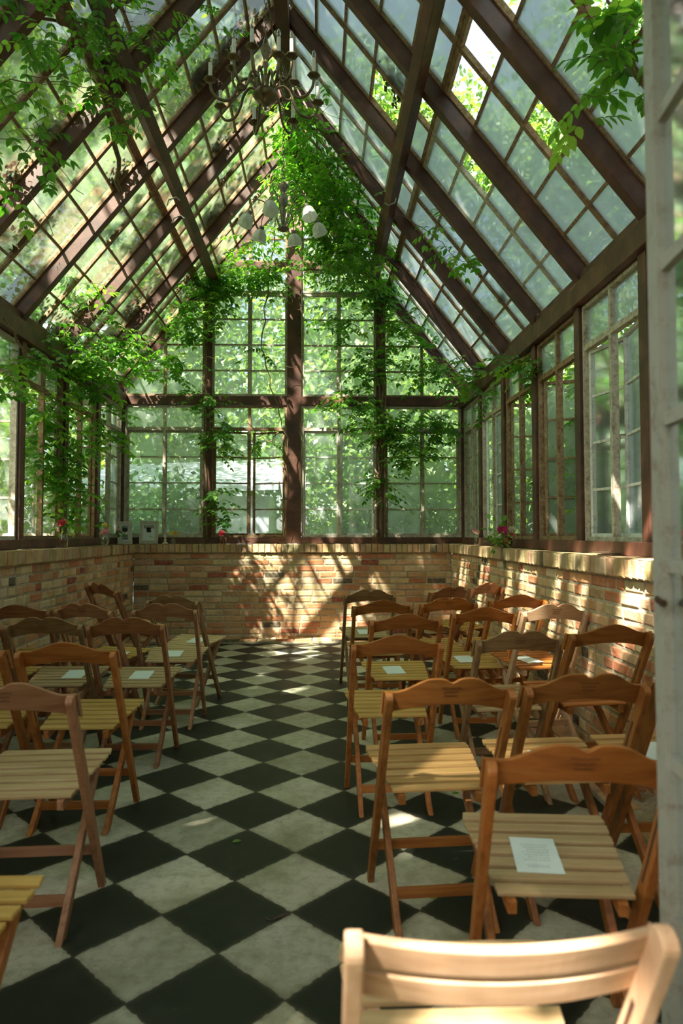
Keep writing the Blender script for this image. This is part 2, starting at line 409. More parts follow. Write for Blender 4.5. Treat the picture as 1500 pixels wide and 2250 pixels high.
# floor: tiled middle, brick border
mb = MB(); mb.box(-2.9, 2.3, -0.6, 8.9, -0.12, 0.0)
struct('floor', mb, MAT['floor'])
PAL = [(0.60, 0.22, 0.10), (0.66, 0.30, 0.14), (0.68, 0.38, 0.20), (0.52, 0.17, 0.08), (0.70, 0.50, 0.27), (0.66, 0.49, 0.27),
       (0.70, 0.41, 0.25), (0.60, 0.35, 0.17), (0.52, 0.30, 0.15), (0.74, 0.55, 0.36)]
def btint():
    t = random.random()
    if t < 0.035: c = (0.075, 0.065, 0.05)
    elif t < 0.07: c = (0.33, 0.06, 0.035)
    else: c = random.choice(PAL)
    k = random.uniform(0.82, 1.15); return tuple(x*k for x in c)
def brick_block(mb, o, u, v, n, L, H, D, j=0.004):
    # one brick with a worn, chamfered face; o is its lower left corner on the face plane
    ch = 0.007
    q = lambda a, b, c: tuple(o+u*a+v*b+n*c)
    r = lambda: random.uniform(-j, j)
    b = len(mb.v)
    mb.v += [q(0, 0, -D), q(L, 0, -D), q(L, H, -D), q(0, H, -D)]
    mb.v += [q(0, 0, -ch), q(L, 0, -ch), q(L, H, -ch), q(0, H, -ch)]
    mb.v += [q(ch+abs(r()), ch+abs(r()), r()), q(L-ch-abs(r()), ch+abs(r()), r()), q(L-ch-abs(r()), H-ch-abs(r()), r()), q(ch+abs(r()), H-ch-abs(r()), r())]
    for f in ((0, 1, 5, 4), (1, 2, 6, 5), (2, 3, 7, 6), (3, 0, 4, 7), (4, 5, 9, 8), (5, 6, 10, 9), (6, 7, 11, 10), (7, 4, 8, 11), (8, 9, 10, 11)):
        mb.face(*(b+i for i in f))
def brick_wall(name, o, u, n, length, headers, capd):
    o = Vector(o); u = Vector(u); n = Vector(n); v = Vector((0, 0, 1))
    mb = MB(); mb.cm = 1
    a = o - n*0.30; 
    def slab(z0, z1, d0, d1, e=0.0):
        p = [o-n*d0, o+u*length-n*d0, o+u*length-n*d1, o-n*d1]
        if (u.cross(v)).dot(n) > 0: p = [p[1], p[0], p[3], p[2]]
        mb.hexa([q+v*z0 for q in p]+[q+v*z1 for q in p])
    slab(0.0, 1.038, 0.006, 0.30)
    slab(1.038, WALLH-0.008, -0.015, 0.30)
    mb.cm = 0
    rh = (1.036)/14.0; row = 0; z = 0.0
    for row in range(14):
        x = -random.uniform(0.0, 0.12) if row % 2 else -0.06*random.random()
        while x < length:
            if headers and random.random() < 0.62: L = random.uniform(0.095, 0.12)
            else: L = random.uniform(0.195, 0.235)
            x0, x1 = max(x, 0), min(x+L, length)
            if x1-x0 > 0.03:
                mb.ct = btint(); brick_block(mb, o+u*x0+v*(row*rh+0.005), u, v, n*1.0, x1-x0-0.006, rh-0.013, 0.05)
            x += L+0.006
    x = 0.0
    while x < length-0.02:           # rowlock cap, standing proud of the wall
        L = random.uniform(0.062, 0.08); L = min(L, length-x)
        mb.ct = tuple(x_*random.uniform(0.85, 1.1) for x_ in random.choice([(0.56, 0.38, 0.20), (0.58, 0.36, 0.20), (0.52, 0.32, 0.16), (0.60, 0.43, 0.25)])) if random.random() > 0.05 else (0.12, 0.10, 0.07); zz = random.uniform(-0.004, 0.003)
        q0 = o+u*x+n*(0.032+random.uniform(-0.004, 0.004))+v*1.040
        L2 = L-0.006
        brick_block(mb, q0, u, v, n, L2, 0.102+zz, 0.10, 0.003)
        # top faces
        q1 = q0-n*0.002+v*(0.1015+zz); b = len(mb.v)
        mb.v += [tuple(q1), tuple(q1+u*L2), tuple(q1+u*L2-n*capd), tuple(q1-n*capd)]
        mb.face(b, b+1, b+2, b+3)
        x += L
    return struct(name, mb, [MAT['brick'], MAT['mortar']], tint=True)
brick_wall('wall_back', (BXL, BY, 0), (1, 0, 0), (0, -1, 0), BXR-BXL, False, 0.30)
brick_wall('wall_right', (BXR, Y0-0.4, 0), (0, 1, 0), (-1, 0, 0), BY-Y0+0.4, True, 0.30)
brick_wall('wall_left', (BXL, Y0-0.4, 0), (0, 1, 0), (1, 0, 0), BY-Y0+0.4, True, 0.30)
# low brick border round the tiles
mb = MB(); mb.cm = 1
BW = 0.27
mb.box(BXL, BXR, BY-0.24, BY, 0, 0.022); mb.box(BXR-BW, BXR, Y0, BY-0.24, 0, 0.022); mb.box(BXL, BXL+BW, Y0, BY-0.24, 0, 0.022)
mb.cm = 0
def paver(x0, x1, y0, y1):
    mb.ct = btint(); z = 0.036+random.uniform(-0.006, 0.006); c = 0.006
    b = len(mb.v)
    mb.v += [(x0, y0, 0.01), (x1, y0, 0.01), (x1, y1, 0.01), (x0, y1, 0.01), (x0, y0, z-c), (x1, y0, z-c), (x1, y1, z-c), (x0, y1, z-c),
             (x0+c, y0+c, z), (x1-c, y0+c, z), (x1-c, y1-c, z), (x0+c, y1-c, z)]
    for f in ((0, 1, 5, 4), (1, 2, 6, 5), (2, 3, 7, 6), (3, 0, 4, 7), (4, 5, 9, 8), (5, 6, 10, 9), (6, 7, 11, 10), (7, 4, 8, 11), (8, 9, 10, 11)): mb.face(*(b+i for i in f))
x = BXL+0.01
while x < BXR-0.03:
    L = random.uniform(0.2, 0.225); x1 = min(x+L, BXR-0.005)
    for j_ in range(2): paver(x, x1-0.008, BY-0.235+j_*0.116, BY-0.235+j_*0.116+0.108)
    x += L
for sx in (0, 1):
    xa = BXL+0.01 if sx == 0 else BXR-BW+0.008
    y = Y0
    while y < BY-0.27:
        L = random.uniform(0.2, 0.225)
        for j_ in range(2):
            if sx == 1 and y < 3.3 and random.random() < 0.45: continue
            paver(xa+j_*0.128, xa+j_*0.128+0.12, y, min(y+L-0.008, BY-0.245))
        y += L
o = struct('trim', mb, [MAT['brick'], MAT['mortar']], tint=True)

# ------------------------------------------------------------ steel frame
def steel(a, b_, wd, ht, side=None):
    m = MB(); m.beam(a, b_, wd, ht, side); return struct('trim', m, MAT['steel'], bevel=0.004)
def steel_box(*a):
    m = MB(); m.box(*a); return struct('trim', m, MAT['steel'], bevel=0.004)
SILL = 1.222
for i, y in enumerate(GY):
    for s_, xc in ((-1, XL), (1, XR)):
        steel_box(xc-0.04, xc+0.04, y-0.045, y+0.045, WALLH, EAVE-0.15)
# sills and eaves as long members
for s_, xc in ((-1, XL), (1, XR)):
    steel_box(xc-0.065, xc+0.065, Y0, YB+0.05, WALLH, SILL)
    steel_box(xc-0.075, xc+0.075, Y0-0.1, YB+0.07, EAVE-0.15, EAVE-0.005)
    steel_box(xc-0.05+0.03*s_, xc+0.05+0.03*s_, Y0-0.1, YB+0.07, EAVE-0.005, EAVE+0.09)
steel_box(XL, XR, YB-0.05, YB+0.06, WALLH, SILL)
steel_box(XL, XR, YB-0.045, YB+0.045, EAVE-0.12, EAVE-0.01)
PX = [XL, CX-1.06, CX, CX+1.06, XR]
zr = lambda x: EAVE+(HALF-abs(x-CX))*SL
for x, wd in ((PX[1], 0.09), (PX[3], 0.09), (PX[2], 0.175)):
    steel_box(x-wd/2, x+wd/2, YB-0.05, YB+0.05, SILL, zr(x)-0.02)
ZB2 = 4.60
hw = HALF-(ZB2-EAVE)/SL
steel_box(CX-hw-0.05, CX+hw+0.05, YB-0.04, YB+0.04, ZB2-0.045, ZB2+0.045)
for s_ in (-1, 1):
    n_ = Vector((s_*SL, 0, 1)).normalized(); up = Vector((-s_, 0, SL)).normalized()
    for i, y in enumerate(GY):
        a = Vector((CX+s_*HALF, y, EAVE))+n_*0.055-up*0.02; b_ = Vector((CX, y, RIDGE))+n_*0.055
        steel(a, b_, 0.075, 0.11, (0, 1, 0))
    pz = Vector((CX+s_*1.0, 0, zr(CX+s_*1.0)))-n_*0.05
    steel((pz.x, Y0-0.1, pz.z), (pz.x, YB, pz.z), 0.085, 0.10, tuple(up))
steel_box(CX-0.055, CX+0.055, Y0-0.1, YB+0.04, RIDGE-0.16, RIDGE+0.06)

# ------------------------------------------------------------ glazing
def pane_mesh(mb, cells, o, u, v, n, off, clips=(), missing=()):
    for i, (x0, x1, y0, y1) in enumerate(cells):
        if i in missing: continue
        p = [(x0, y0), (x1, y0), (x1, y1), (x0, y1)]
        for c in clips: p = clip(p, *c)
        if len(p) < 3: continue
        b = len(mb.v)
        for (x, y) in p: mb.v.append(tuple(o+u*x+v*y+n*off))
        for (x, y) in p: mb.v.append(tuple(o+u*x+v*y+n*(off+0.003)))
        m = len(p); mb.face(*(b+i for i in reversed(range(m)))); mb.face(*(b+m+i for i in range(m)))
def grid(mbf, o, u, v, n, x0, x1, y0, y1, xs, ys, fw, mw, bw, dep, clips=()):
    """frame fw round the edge, vertical bars xs (width mw), cross bars ys (width bw); returns the panes"""
    rects = [(x0, x0+fw, y0, y1, dep), (x1-fw, x1, y0, y1, dep), (x0+fw, x1-fw, y0, y0+fw, dep), (x0+fw, x1-fw, y1-fw, y1, dep)]
    cx = [x0+fw]+[x for x in xs]+[x1-fw]
    for x in xs: rects.append((x-mw/2, x+mw/2, y0+fw, y1-fw, dep*0.9))
    for y in ys:
        for i in range(len(cx)-1):
            a = cx[i]+(mw/2 if i > 0 else 0); b_ = cx[i+1]-(mw/2 if i < len(cx)-2 else 0)
            rects.append((a, b_, y-bw/2, y+bw/2, dep*0.55))
    for (a, b_, c, d, e) in rects:
        p = [(a, c), (b_, c), (b_, d), (a, d)]
        for cl in clips: p = clip(p, *cl)
        if len(p) >= 3: mbf.poly(p, o, u, v, n, -e/2, e/2)
    cy = [y0+fw*0.5]+list(ys)+[y1-fw*0.5]; cells = []
    cx[0] -= fw*0.5; cx[-1] += fw*0.5
    for j in range(len(cy)-1):
        for i in range(len(cx)-1): cells.append((cx[i], cx[i+1], cy[j], cy[j+1]))
    return cells
# roof: two sashes per bay and slope
LITTER = []
SLEN = HALF*math.sqrt(1+SL*SL)
for s_ in (-1, 1):
    n_ = Vector((s_*SL, 0, 1)).normalized(); up = Vector((-s_, 0, SL)).normalized(); u = Vector((0, 1, 0))
    for k in range(8):
        y = GY[k+1]
        o0 = Vector((CX+s_*HALF, y, EAVE))+n_*0.125
        for half in (0, 1):
            v0 = 0.03 if half == 0 else 1.648; v1 = 1.645 if half == 0 else SLEN+0.06
            root = struct_root('window', tuple(o0+up*v0)); O = Vector((0, 0, 0))
            f = MB(); nb = 5
            hgt = v1-v0; ys = [hgt*j/nb for j in range(1, nb)]
            cells = grid(f, O, u, up, n_, 0.02, DY-0.02, 0, hgt, [DY/2], ys, 0.032, 0.036, 0.02, 0.04)
            g = MB(); miss = set()
            for c in range(len(cells)):
                if random.random() < (0.05 if s_ > 0 else 0.04): miss.add(c)
            if s_ > 0 and k == 3 and half == 1: miss |= {0, 3}
            if s_ > 0 and k == 4 and half == 0: miss |= {8, 9}
            pane_mesh(g, cells, O, u, up, n_, 0.0, (), miss)
            fm = MAT['sash_rust'] if (k+half) % 3 or s_ < 0 else MAT['sash']
            f.build('window_frame', fm, root); g.build('glass', MAT['glass_right' if s_ > 0 else 'glass_left'], root)
            nl = random.randint(5, 8) if s_ < 0 else random.randint(0, 2)
            if nl and k < 6: LITTER.append((root, s_, up, n_, hgt, nl))

def handle(parent, loc, axis):
    m = MB(); p = Vector(loc); a = Vector(axis)
    m.tube([p, p+a*0.03, p+a*0.035+Vector((0, 0, -0.03)), p+a*0.03+Vector((0, 0, -0.09))], [0.008, 0.008, 0.007, 0.004], 6)
    return m.build('handle', MAT['hook'], parent, smooth=True)
def casement_window(o, u, n, width, z0, z1, mats, opens=(0, 0), trans=True, miss=(), rust=None):
    """o lower left of the opening on the frame plane; leaves hinge on the outer edges and swing towards +n"""
    o = Vector(o); u = Vector(u); n = Vector(n); v = Vector((0, 0, 1))
    root = struct_root('window', tuple(o)); O = Vector((0, 0, 0)); H = z1-z0
    f = MB(); th = H-0.29 if trans else H
    cells = []
    grid(f, O, u, v, n, 0, width, 0, H, [width/2], [], 0.026, 0.034, 0.02, 0.05)
    if trans:
        f.poly([(0.026, th-0.02), (width-0.026, th-0.02), (width-0.026, th+0.02), (0.026, th+0.02)], O, u, v, n, -0.022, 0.022)
        g = MB(); pane_mesh(g, [(0.02, width/2, th+0.01, H-0.02), (width/2, width-0.02, th+0.01, H-0.02)], O, u, v, n, 0.004)
        g.build('transom_glass', MAT['glass_wall'], root)
    f.build('window_frame', mats[0], root)
    lw = width/2-0.028; lh = th-0.045
    for i in (0, 1):
        if opens[i] is None: continue
        c = MB(); g = MB()
        du = u if i == 0 else -u
        ys = [lh*j/4 for j in (1, 2, 3)]
        cl = grid(c, O, du, v, n, 0.0, lw, 0, lh, [], ys, 0.024, 0.02, 0.017, 0.028)
        pane_mesh(g, cl, O, du, v, n, 0.0, (), [m_[1] for m_ in miss if m_[0] == i])
        lf = c.build('casement', mats[1], root)
        base = O+(u*0.027 if i == 0 else u*(width-0.027))+v*0.024+n*0.018
        lf.location = base
        # rotation about z that carries du towards n
        sg = 1 if du.cross(n).z > 0 else -1
        lf.rotation_euler = (0, 0, sg*R(opens[i]))
        g.build('glass', MAT['glass_wall'], lf)
        if i == 0: handle(lf, tuple(du*(lw-0.012)+v*lh*0.5-n*0.015), tuple(-n))
    return root
sw, sc_, sr = MAT['sash_white'], MAT['sash'], MAT['sash_rust']
opens_R = {0: (0, 0), 1: (0, 55), 2: (70, 72), 3: (62, 65), 4: (8, 12), 5: (0, 30), 6: (0, 0), 7: (0, 0)}
opens_L = {0: (12, 0), 1: (60, 70), 2: (75, 80), 3: (70, None), 4: (30, 0), 5: (0, 0), 6: (0, 0), 7: (0, 0)}
for k in range(8):
    y0_ = GY[k+1]+0.047; wd = DY-0.094
    mm = [(sc_, sc_), (sc_, sw), (sr, sr), (sr, sr), (sc_, sw), (sc_, sw), (sc_, sc_), (sc_, sc_)][k]
    casement_window((XR+0.01, y0_, SILL), (0, 1, 0), (1, 0, 0), wd, SILL, EAVE-0.155, mm, opens_R[k])
    mm = [(sc_, sc_), (sr, sr), (sr, sc_), (sc_, sw), (sr, sr), (sc_, sc_), (sc_, sc_), (sc_, sc_)][k]
    casement_window((XL-0.01, y0_, SILL), (0, 1, 0), (-1, 0, 0), wd, SILL, EAVE-0.155, mm, opens_L[k])
edges = [(PX[0]+0.045, PX[1]-0.047), (PX[1]+0.047, PX[2]-0.09), (PX[2]+0.09, PX[3]-0.047), (PX[3]+0.047, PX[4]-0.045)]
for i, (a, b_) in enumerate(edges):
    mm = [(sc_, sc_), (sr, sr), (sc_, sw), (sc_, sc_)][i]
    casement_window((a, YB, SILL), (1, 0, 0), (0, 1, 0), b_-a, SILL, EAVE-0.125, mm, [(0, 0), (14, 22), (0, 20), (0, 0)][i])
# gable lights above the tie beam
def gable_clips(off):
    return [(SL, 1.0, RIDGE-0.03+SL*CX-off), (-SL, 1.0, RIDGE-0.03-SL*CX-off)]
UX, UZ, UN = Vector((1, 0, 0)), Vector((0, 0, 1)), Vector((0, 1, 0))
def gable_panel(a, b_, z0, z1, xs, zs, mat, fw=0.024, mw=0.034):
    root = struct_root('window', (0, YB, 0)); O = Vector((0, 0, 0)); f = MB(); g = MB()
    cells = grid(f, O, UX, UZ, UN, a, b_, z0, z1, xs, zs, fw, mw, 0.017, 0.045, gable_clips(0.0))
    pane_mesh(g, cells, O, UX, UZ, UN, 0.004, gable_clips(0.0))
    if f.v: f.build('window_frame', mat, root)
    if g.v: g.build('glass', MAT['glass_wall'], root)
zt = EAVE-0.008
for i, (a, b_) in enumerate(edges):
    if i in (0, 3):
        gable_panel(a, b_, zt, 4.3, [(a+b_)/2], [zt+0.32*j for j in (1, 2, 3)], MAT['sash_rust'])
    else:
        gable_panel(a, b_, zt, 4.25, [(a+b_)/2], [zt+(4.25-zt)*j/4 for j in (1, 2, 3)], MAT['sash'], 0.028, 0.05)
        gable_panel(a, b_, 4.26, ZB2-0.045, [(a+b_)/2], [], MAT['sash'])
        gable_panel(a, b_, ZB2+0.045, RIDGE, [(a+b_)/2], [ZB2+0.35], MAT['sash_rust'])

# ------------------------------------------------------------ entrance: low walls and the opened glass door
mb = MB(); mb.ct = (0.42, 0.22, 0.12)
mb.box(BXL-0.25, -1.25, Y0-0.75, Y0-0.42, 0, WALLH); struct('wall_front_left', mb, MAT['brick'], tint=True)
mb = MB(); mb.ct = (0.42, 0.22, 0.12)
mb.box(0.72, BXR+0.25, Y0-0.75, Y0-0.42, 0, WALLH); struct('wall_front_right', mb, MAT['brick'], tint=True)
YF = Y0-0.58
for x in (XL, -1.30, 0.80, XR): steel_box(x-0.045, x+0.045, YF-0.045, YF+0.045, (WALLH if x in (XL, XR) else 0.0), zr(x)-0.02 if x not in (XL, XR) else EAVE)
steel_box(XL, XR, YF-0.045, YF+0.045, EAVE-0.12, EAVE-0.01)
for a, b_ in ((XL+0.05, -1.35), (0.85, XR-0.05)):
    casement_window((a, YF, SILL), (1, 0, 0), (0, -1, 0), b_-a, SILL, EAVE-0.125, (sc_, sc_), (0, 0))
def front_gable(a, b_, z0, z1):
    root = struct_root('window', (0, YF, 0)); O = Vector((0, 0, 0)); f = MB(); g = MB()
    cells = grid(f, O, UX, UZ, UN, a, b_, z0, z1, [(a+b_)/2], [z0+0.45*j for j in range(1, 6) if z0+0.45*j < z1-0.1], 0.028, 0.04, 0.017, 0.045, gable_clips(0.0))
    pane_mesh(g, cells, O, UX, UZ, UN, 0.004, gable_clips(0.0)); f.build('window_frame', MAT['sash'], root); g.build('glass', MAT['glass_left'], root)
front_gable(XL, -1.35, EAVE, 4.4); front_gable(-1.25, CX, EAVE, RIDGE); front_gable(CX, 0.75, EAVE, RIDGE); front_gable(0.85, XR, EAVE, 4.4)
door = struct_root('door', (0.662, 1.30, 0.0))
dv = Vector((-0.123, -1.0, 0)).normalized(); dn = Vector((-dv.y, dv.x, 0))
f = MB(); g = MB()
ysd = [0.27, 0.56, 0.85, 1.21, 1.485, 1.78, 2.07, 2.36]
cells = grid(f, Vector((0, 0, 0)), dv, UZ, dn, 0, 0.84, 0.03, 2.62, [0.42], ysd, 0.048, 0.03, 0.026, 0.034)
pane_mesh(g, cells, Vector((0, 0, 0)), dv, UZ, dn, 0.0)
f.build('door_frame', m_sash('dull_white_door', (0.36, 0.36, 0.30), 0.38), door); g.build('glass', MAT['glass_wall'], door)
m = MB(); m.box(-0.006, 0.026, -0.05, 0.02, 1.11, 1.18); m.tube([(0.0, -0.02, 1.145), (-0.02, -0.02, 1.145), (-0.024, -0.05, 1.14)], 0.007, 8)
m.build('door_latch', m_plain('rusted_latch', (0.06, 0.03, 0.015), 0.8, 0.3), door, smooth=False)

# ------------------------------------------------------------ folding chairs
CW = 0.415; TOPH = 0.775; FOOT = 0.42
def back_rail(kind):
    m = MB(); n = 44; th = 0.017
    sl = FOOT/TOPH                         # lean
    rows = []
    for i in range(n+1):
        t = -1+2*i/n; x = t*(CW/2+0.004)
        a = abs(t)
        if kind == 'single': top = 0.046*(0.5+0.5*math.cos(math.pi*min(1, a/0.84)))
        else:
            top = 0.048*(0.5+0.5*math.cos(math.pi*min(1, max(0, (a-0.26))/0.60))) if a > 0.26 else 0.048
            if a <= 0.26: top -= 0.016*math.exp(-(a/0.085)**2)*1.0
        top += 0.774; bot = 0.694+0.036*(1-t*t)
        bow = -0.030*(1-t*t)
        rows.append((x, bow, bot, top))
    for x, bow, bot, top in rows:
        yb = sl*(TOPH-bot)+0.024+bow; yt = sl*(TOPH-top)+0.024+bow
        m.v += [(x, yb, bot), (x, yb+th, bot), (x, yt+th, top), (x, yt, top)]
    for i in range(n):
        a = 4*i; b_ = a+4
        for j in range(4): m.face(a+j, b_+j, b_+(j+1) % 4, a+(j+1) % 4)
    m.face(3, 2, 1, 0); m.face(4*n, 4*n+1, 4*n+2, 4*n+3)
    return m
def stamp_mesh():
    m = MB(); r_ = random.Random(5); sl = FOOT/TOPH
    for li, (z, half) in enumerate(((0.790, 0.032), (0.777, 0.024), (0.764, 0.021))):
        x = -half
        while x < half-0.003:
            wd = r_.uniform(0.0022, 0.0045); hh = 0.0042*r_.choice([1.0, 1.0, 1.5]); 
            y = sl*(TOPH-z)+0.024-0.030*(1-(x/(CW/2))**2)
            yf = y-0.0007
            for (a, b_, c, d) in ((x, x+0.0011, z-0.004, z-0.004+hh), (x, x+wd, z-0.004, z-0.0030), (x, x+wd, z-0.004+hh-0.0012, z-0.004+hh)):
                m.hexa([(a, yf+sl*(z-c), c), (b_, yf+sl*(z-c), c), (b_, yf+0.001+sl*(z-c), c), (a, yf+0.001+sl*(z-c), c),
                        (a, yf+sl*(z-d), d), (b_, yf+sl*(z-d), d), (b_, yf+0.001+sl*(z-d), d), (a, yf+0.001+sl*(z-d), d)])
            x += wd+0.0016
    return m
def upright_mesh(sx):
    m = MB(); x0 = sx*(CW/2-0.023); wd = 0.023; prof = []
    d = Vector((0, FOOT, -TOPH)).normalized(); q = Vector((0, TOPH, FOOT)).normalized()
    top = Vector((0, 0, TOPH-0.004)); bot = Vector((0, FOOT, 0.0))
    pts = []; hd = 0.020
    for k in range(7):
        a = math.pi/2*(-1+2*k/6.0)
        pts.append(top - d*(hd*math.cos(a)*0.8) + q*(hd*math.sin(a)) + d*0.016)
    mid = top+d*0.45
    pts.append(mid+q*(hd+0.002))
    f1 = bot+q*0.017; f1 = f1 + d*((f1.z)/(-d.z)); pts.append(f1)
    f2 = bot-q*0.015; f2 = f2 + d*((f2.z)/(-d.z)); pts.append(f2)
    pts.append(mid-q*(hd+0.002))
    n = len(pts)
    xa, xb = (x0, x0+sx*wd)
    for xx in (min(xa, xb), max(xa, xb)):
        for p in pts: m.v.append((xx, p.y, p.z))
    m.face(*range(n)); m.face(*reversed(range(n, 2*n)))
    for i in range(n): m.face(i, n+i, n+(i+1) % n, (i+1) % n)
    return m
def seat_mesh():
    m = MB(); n = 7; y0, y1 = 0.155, 0.555
    zz = lambda y: 0.422+(y-y0)*0.085
    hwf = lambda y: 0.160+(y-y0)/(y1-y0)*0.048
    pitch = (y1-y0)/n
    for i in range(n):
        a = y0+i*pitch; b_ = a+pitch-0.018; th = 0.012
        ha, hb = hwf(a), hwf(b_)
        if i == n-1: hb -= 0.010
        m.hexa([(-ha, a, zz(a)-th), (ha, a, zz(a)-th), (hb, b_, zz(b_)-th), (-hb, b_, zz(b_)-th),
                (-ha, a, zz(a)), (ha, a, zz(a)), (hb, b_, zz(b_)), (-hb, b_, zz(b_))])
    return m
def seat_rail_mesh(sx):
    m = MB(); m.beam((sx*0.128, 0.145, 0.422-0.031), (sx*0.150, 0.545, 0.455-0.031), 0.022, 0.032, (1, 0, 0)); return m
def rear_leg_mesh(sx):
    m = MB(); x = sx*(CW/2-0.050)
    d = Vector((0, 0.43, 0.412)).normalized()
    m.beam((x, 0.075, 0.0), (x*0.98, 0.50, 0.432), 0.022, 0.036, (1, 0, 0))
    # square the foot off on the floor
    for i in range(4):
        p = m.v[i]; t = -p[2]/d.z; m.v[i] = (p[0], p[1]+d.y*t, 0.0)
    return m
def bar_mesh(a, b_, wd, ht): 
    m = MB(); m.beam(a, b_, wd, ht); return m
_kit = {}
def kit(kind, tone, seat):
    """first chair of a kind: root plus its parts"""
    key = (kind, tone, seat)
    if key in _kit: return _kit[key]
    parts = []
    if kind == 'slat':
        for z in (0.730, 0.673):
            m = MB(); n = 24; sl = FOOT/TOPH
            for i in range(n+1):
                t = -1+2*i/n; x = t*(CW/2-0.010); bow = -0.036*(1-t*t)
                yb = sl*(TOPH-z)+bow+0.020
                h2 = 0.023; 
                m.v += [(x, yb+sl*h2, z-h2), (x, yb+0.020+sl*h2, z-h2), (x, yb+0.020-sl*h2, z+h2), (x, yb-sl*h2, z+h2)]
            for i in range(n):
                a = 4*i; c = a+4
                for j in range(4): m.face(a+j, c+j, c+(j+1) % 4, a+(j+1) % 4)
            m.face(3, 2, 1, 0); m.face(4*n, 4*n+1, 4*n+2, 4*n+3)
            parts.append(('back_slat', m, wood(tone, 'x'), 0.003, None))
    else:
        parts.append(('backrest', back_rail(kind), wood(tone, 'x'), 0.0035, 'stamp' if kind == 'double' else None))
    for sx in (-1, 1): parts.append(('upright', upright_mesh(sx), wood(tone, 'z'), 0.003, 'groove%d' % sx))
    parts.append(('seat', seat_mesh(), wood(seat, 'x'), 0.003, None))
    for sx in (-1, 1): parts.append(('seat_rail', seat_rail_mesh(sx), wood(tone, 'y'), 0.002, None))
    for sx in (-1, 1): parts.append(('rear_leg', rear_leg_mesh(sx), wood(tone, 'z'), 0.003, None))
    xi = CW/2-0.024; xr = CW/2-0.060
    parts.append(('stretcher', bar_mesh((-xi, FOOT*(1-0.17/TOPH), 0.17), (xi, FOOT*(1-0.17/TOPH), 0.17), 0.018, 0.032), wood(tone, 'x'), 0.002, None))
    parts.append(('stretcher', bar_mesh((-xr, 0.155, 0.088), (xr, 0.155, 0.088), 0.018, 0.034), wood(tone, 'x'), 0.002, None))
    parts.append(('stretcher', bar_mesh((-xr, 0.425, 0.368), (xr, 0.425, 0.368), 0.018, 0.036), wood(tone, 'x'), 0.002, None))
    objs = []
    for nm, m, mt, bv, sub in parts:
        me_o = m.build(nm, mt, None, bevel=bv); subs = []
        if sub == 'stamp': subs.append(stamp_mesh().build('stamped_lettering', MAT['stamp'], me_o))
        elif sub and sub.startswith('groove'):
            sx = int(sub[6:]); g_ = MB()
            sl = FOOT/TOPH; xin = sx*(CW/2-0.0232)
            za, zb = 0.44, 0.64
            g_.beam((xin, sl*(TOPH-za), za), (xin, sl*(TOPH-zb), zb), 0.0016, 0.009, (1, 0, 0))
            subs.append(g_.build('slot', MAT['stamp'], me_o))
        objs.append((me_o, subs))
    _kit[key] = objs
    objs_used[key] = False
    return objs
objs_used = {}
def place_chair(kind, tone, seat, label, loc, yaw, group, roll=0.0, name='folding_chair'):
    key = (kind, tone, seat); k = kit(*key)
    t = thing(name, label, 'chair', loc, yaw, group); t.rotation_euler = (0, roll, yaw)
    first = not objs_used[key]; objs_used[key] = True
    for o_, subs in k:
        if first: o_.parent = t; continue
        c = o_.copy(); COL.objects.link(c); c.parent = t
        for s2 in subs:
            d = s2.copy(); COL.objects.link(d); d.parent = c
    return t
def put_card(chair, label, dx=0.0, dy=0.33, rot=0.0, printed=False):
    m = MB(); a, b_, th = 0.058, 0.082, 0.0012
    m.box(-a, a, -b_, b_, 0, th)
    c = m.build('program_card', MAT['paper']); tag(c, label, 'card', 'printed cards laid on the chair seats')
    z = 0.422+(dy-0.155)*0.085+0.0012
    M = Matrix.Translation(Vector(chair.location)) @ chair.rotation_euler.to_matrix().to_4x4() @ Matrix.Translation((dx, dy, z)) @ Matrix.Rotation(rot, 4, 'Z') @ Matrix.Rotation(math.atan(0.085), 4, 'X')
    c.matrix_world = M
    if printed:
        m = MB(); r_ = random.Random(3)
        for li in range(7):
            y = 0.045-li*0.012; x = -0.034+0.006*(li % 3)
            while x < 0.034-0.006*(li % 2): 
                w_ = r_.uniform(0.003, 0.009); m.box(x, x+w_, y, y+0.0028, th, th+0.0003); x += w_+0.002
        for q in range(9):
            x = -0.028+q*0.0062; m.box(x, x+0.0018, -0.058, -0.048+r_.uniform(-0.003, 0.004), th, th+0.0003); m.box(x, x+0.0045, -0.058, -0.0565, th, th+0.0003)
        m.build('printed_text', MAT['greyink'], c)
    return c
GR, GL = 'folding chairs right of the aisle', 'folding chairs left of the aisle'
# x of the back's middle, y of the back, yaw in degrees (+ turns to the left), lift, roll
CH = []
def chair_px(pl, pr, py, kind, tone, seat, label, grp, card=None, yaw=0.0, Y=None, lift=0.0, roll=0.0, cd=(0.0, 0.33, 0.0), printed=False):
    c = (pl+pr)/2.0
    q = PZ(c, py, TOPH+lift) if Y is None else P(c, py, Y)
    CH.append((label[:38], round(q.x, 2), round(q.y, 2)))
    t = place_chair(kind, tone, seat, label, (q.x, q.y, lift), R(yaw), grp, R(roll))
    if card: put_card(t, card, *cd, printed=printed)
    return t
card = lambda s_: 'pale card on the seat of '+s_
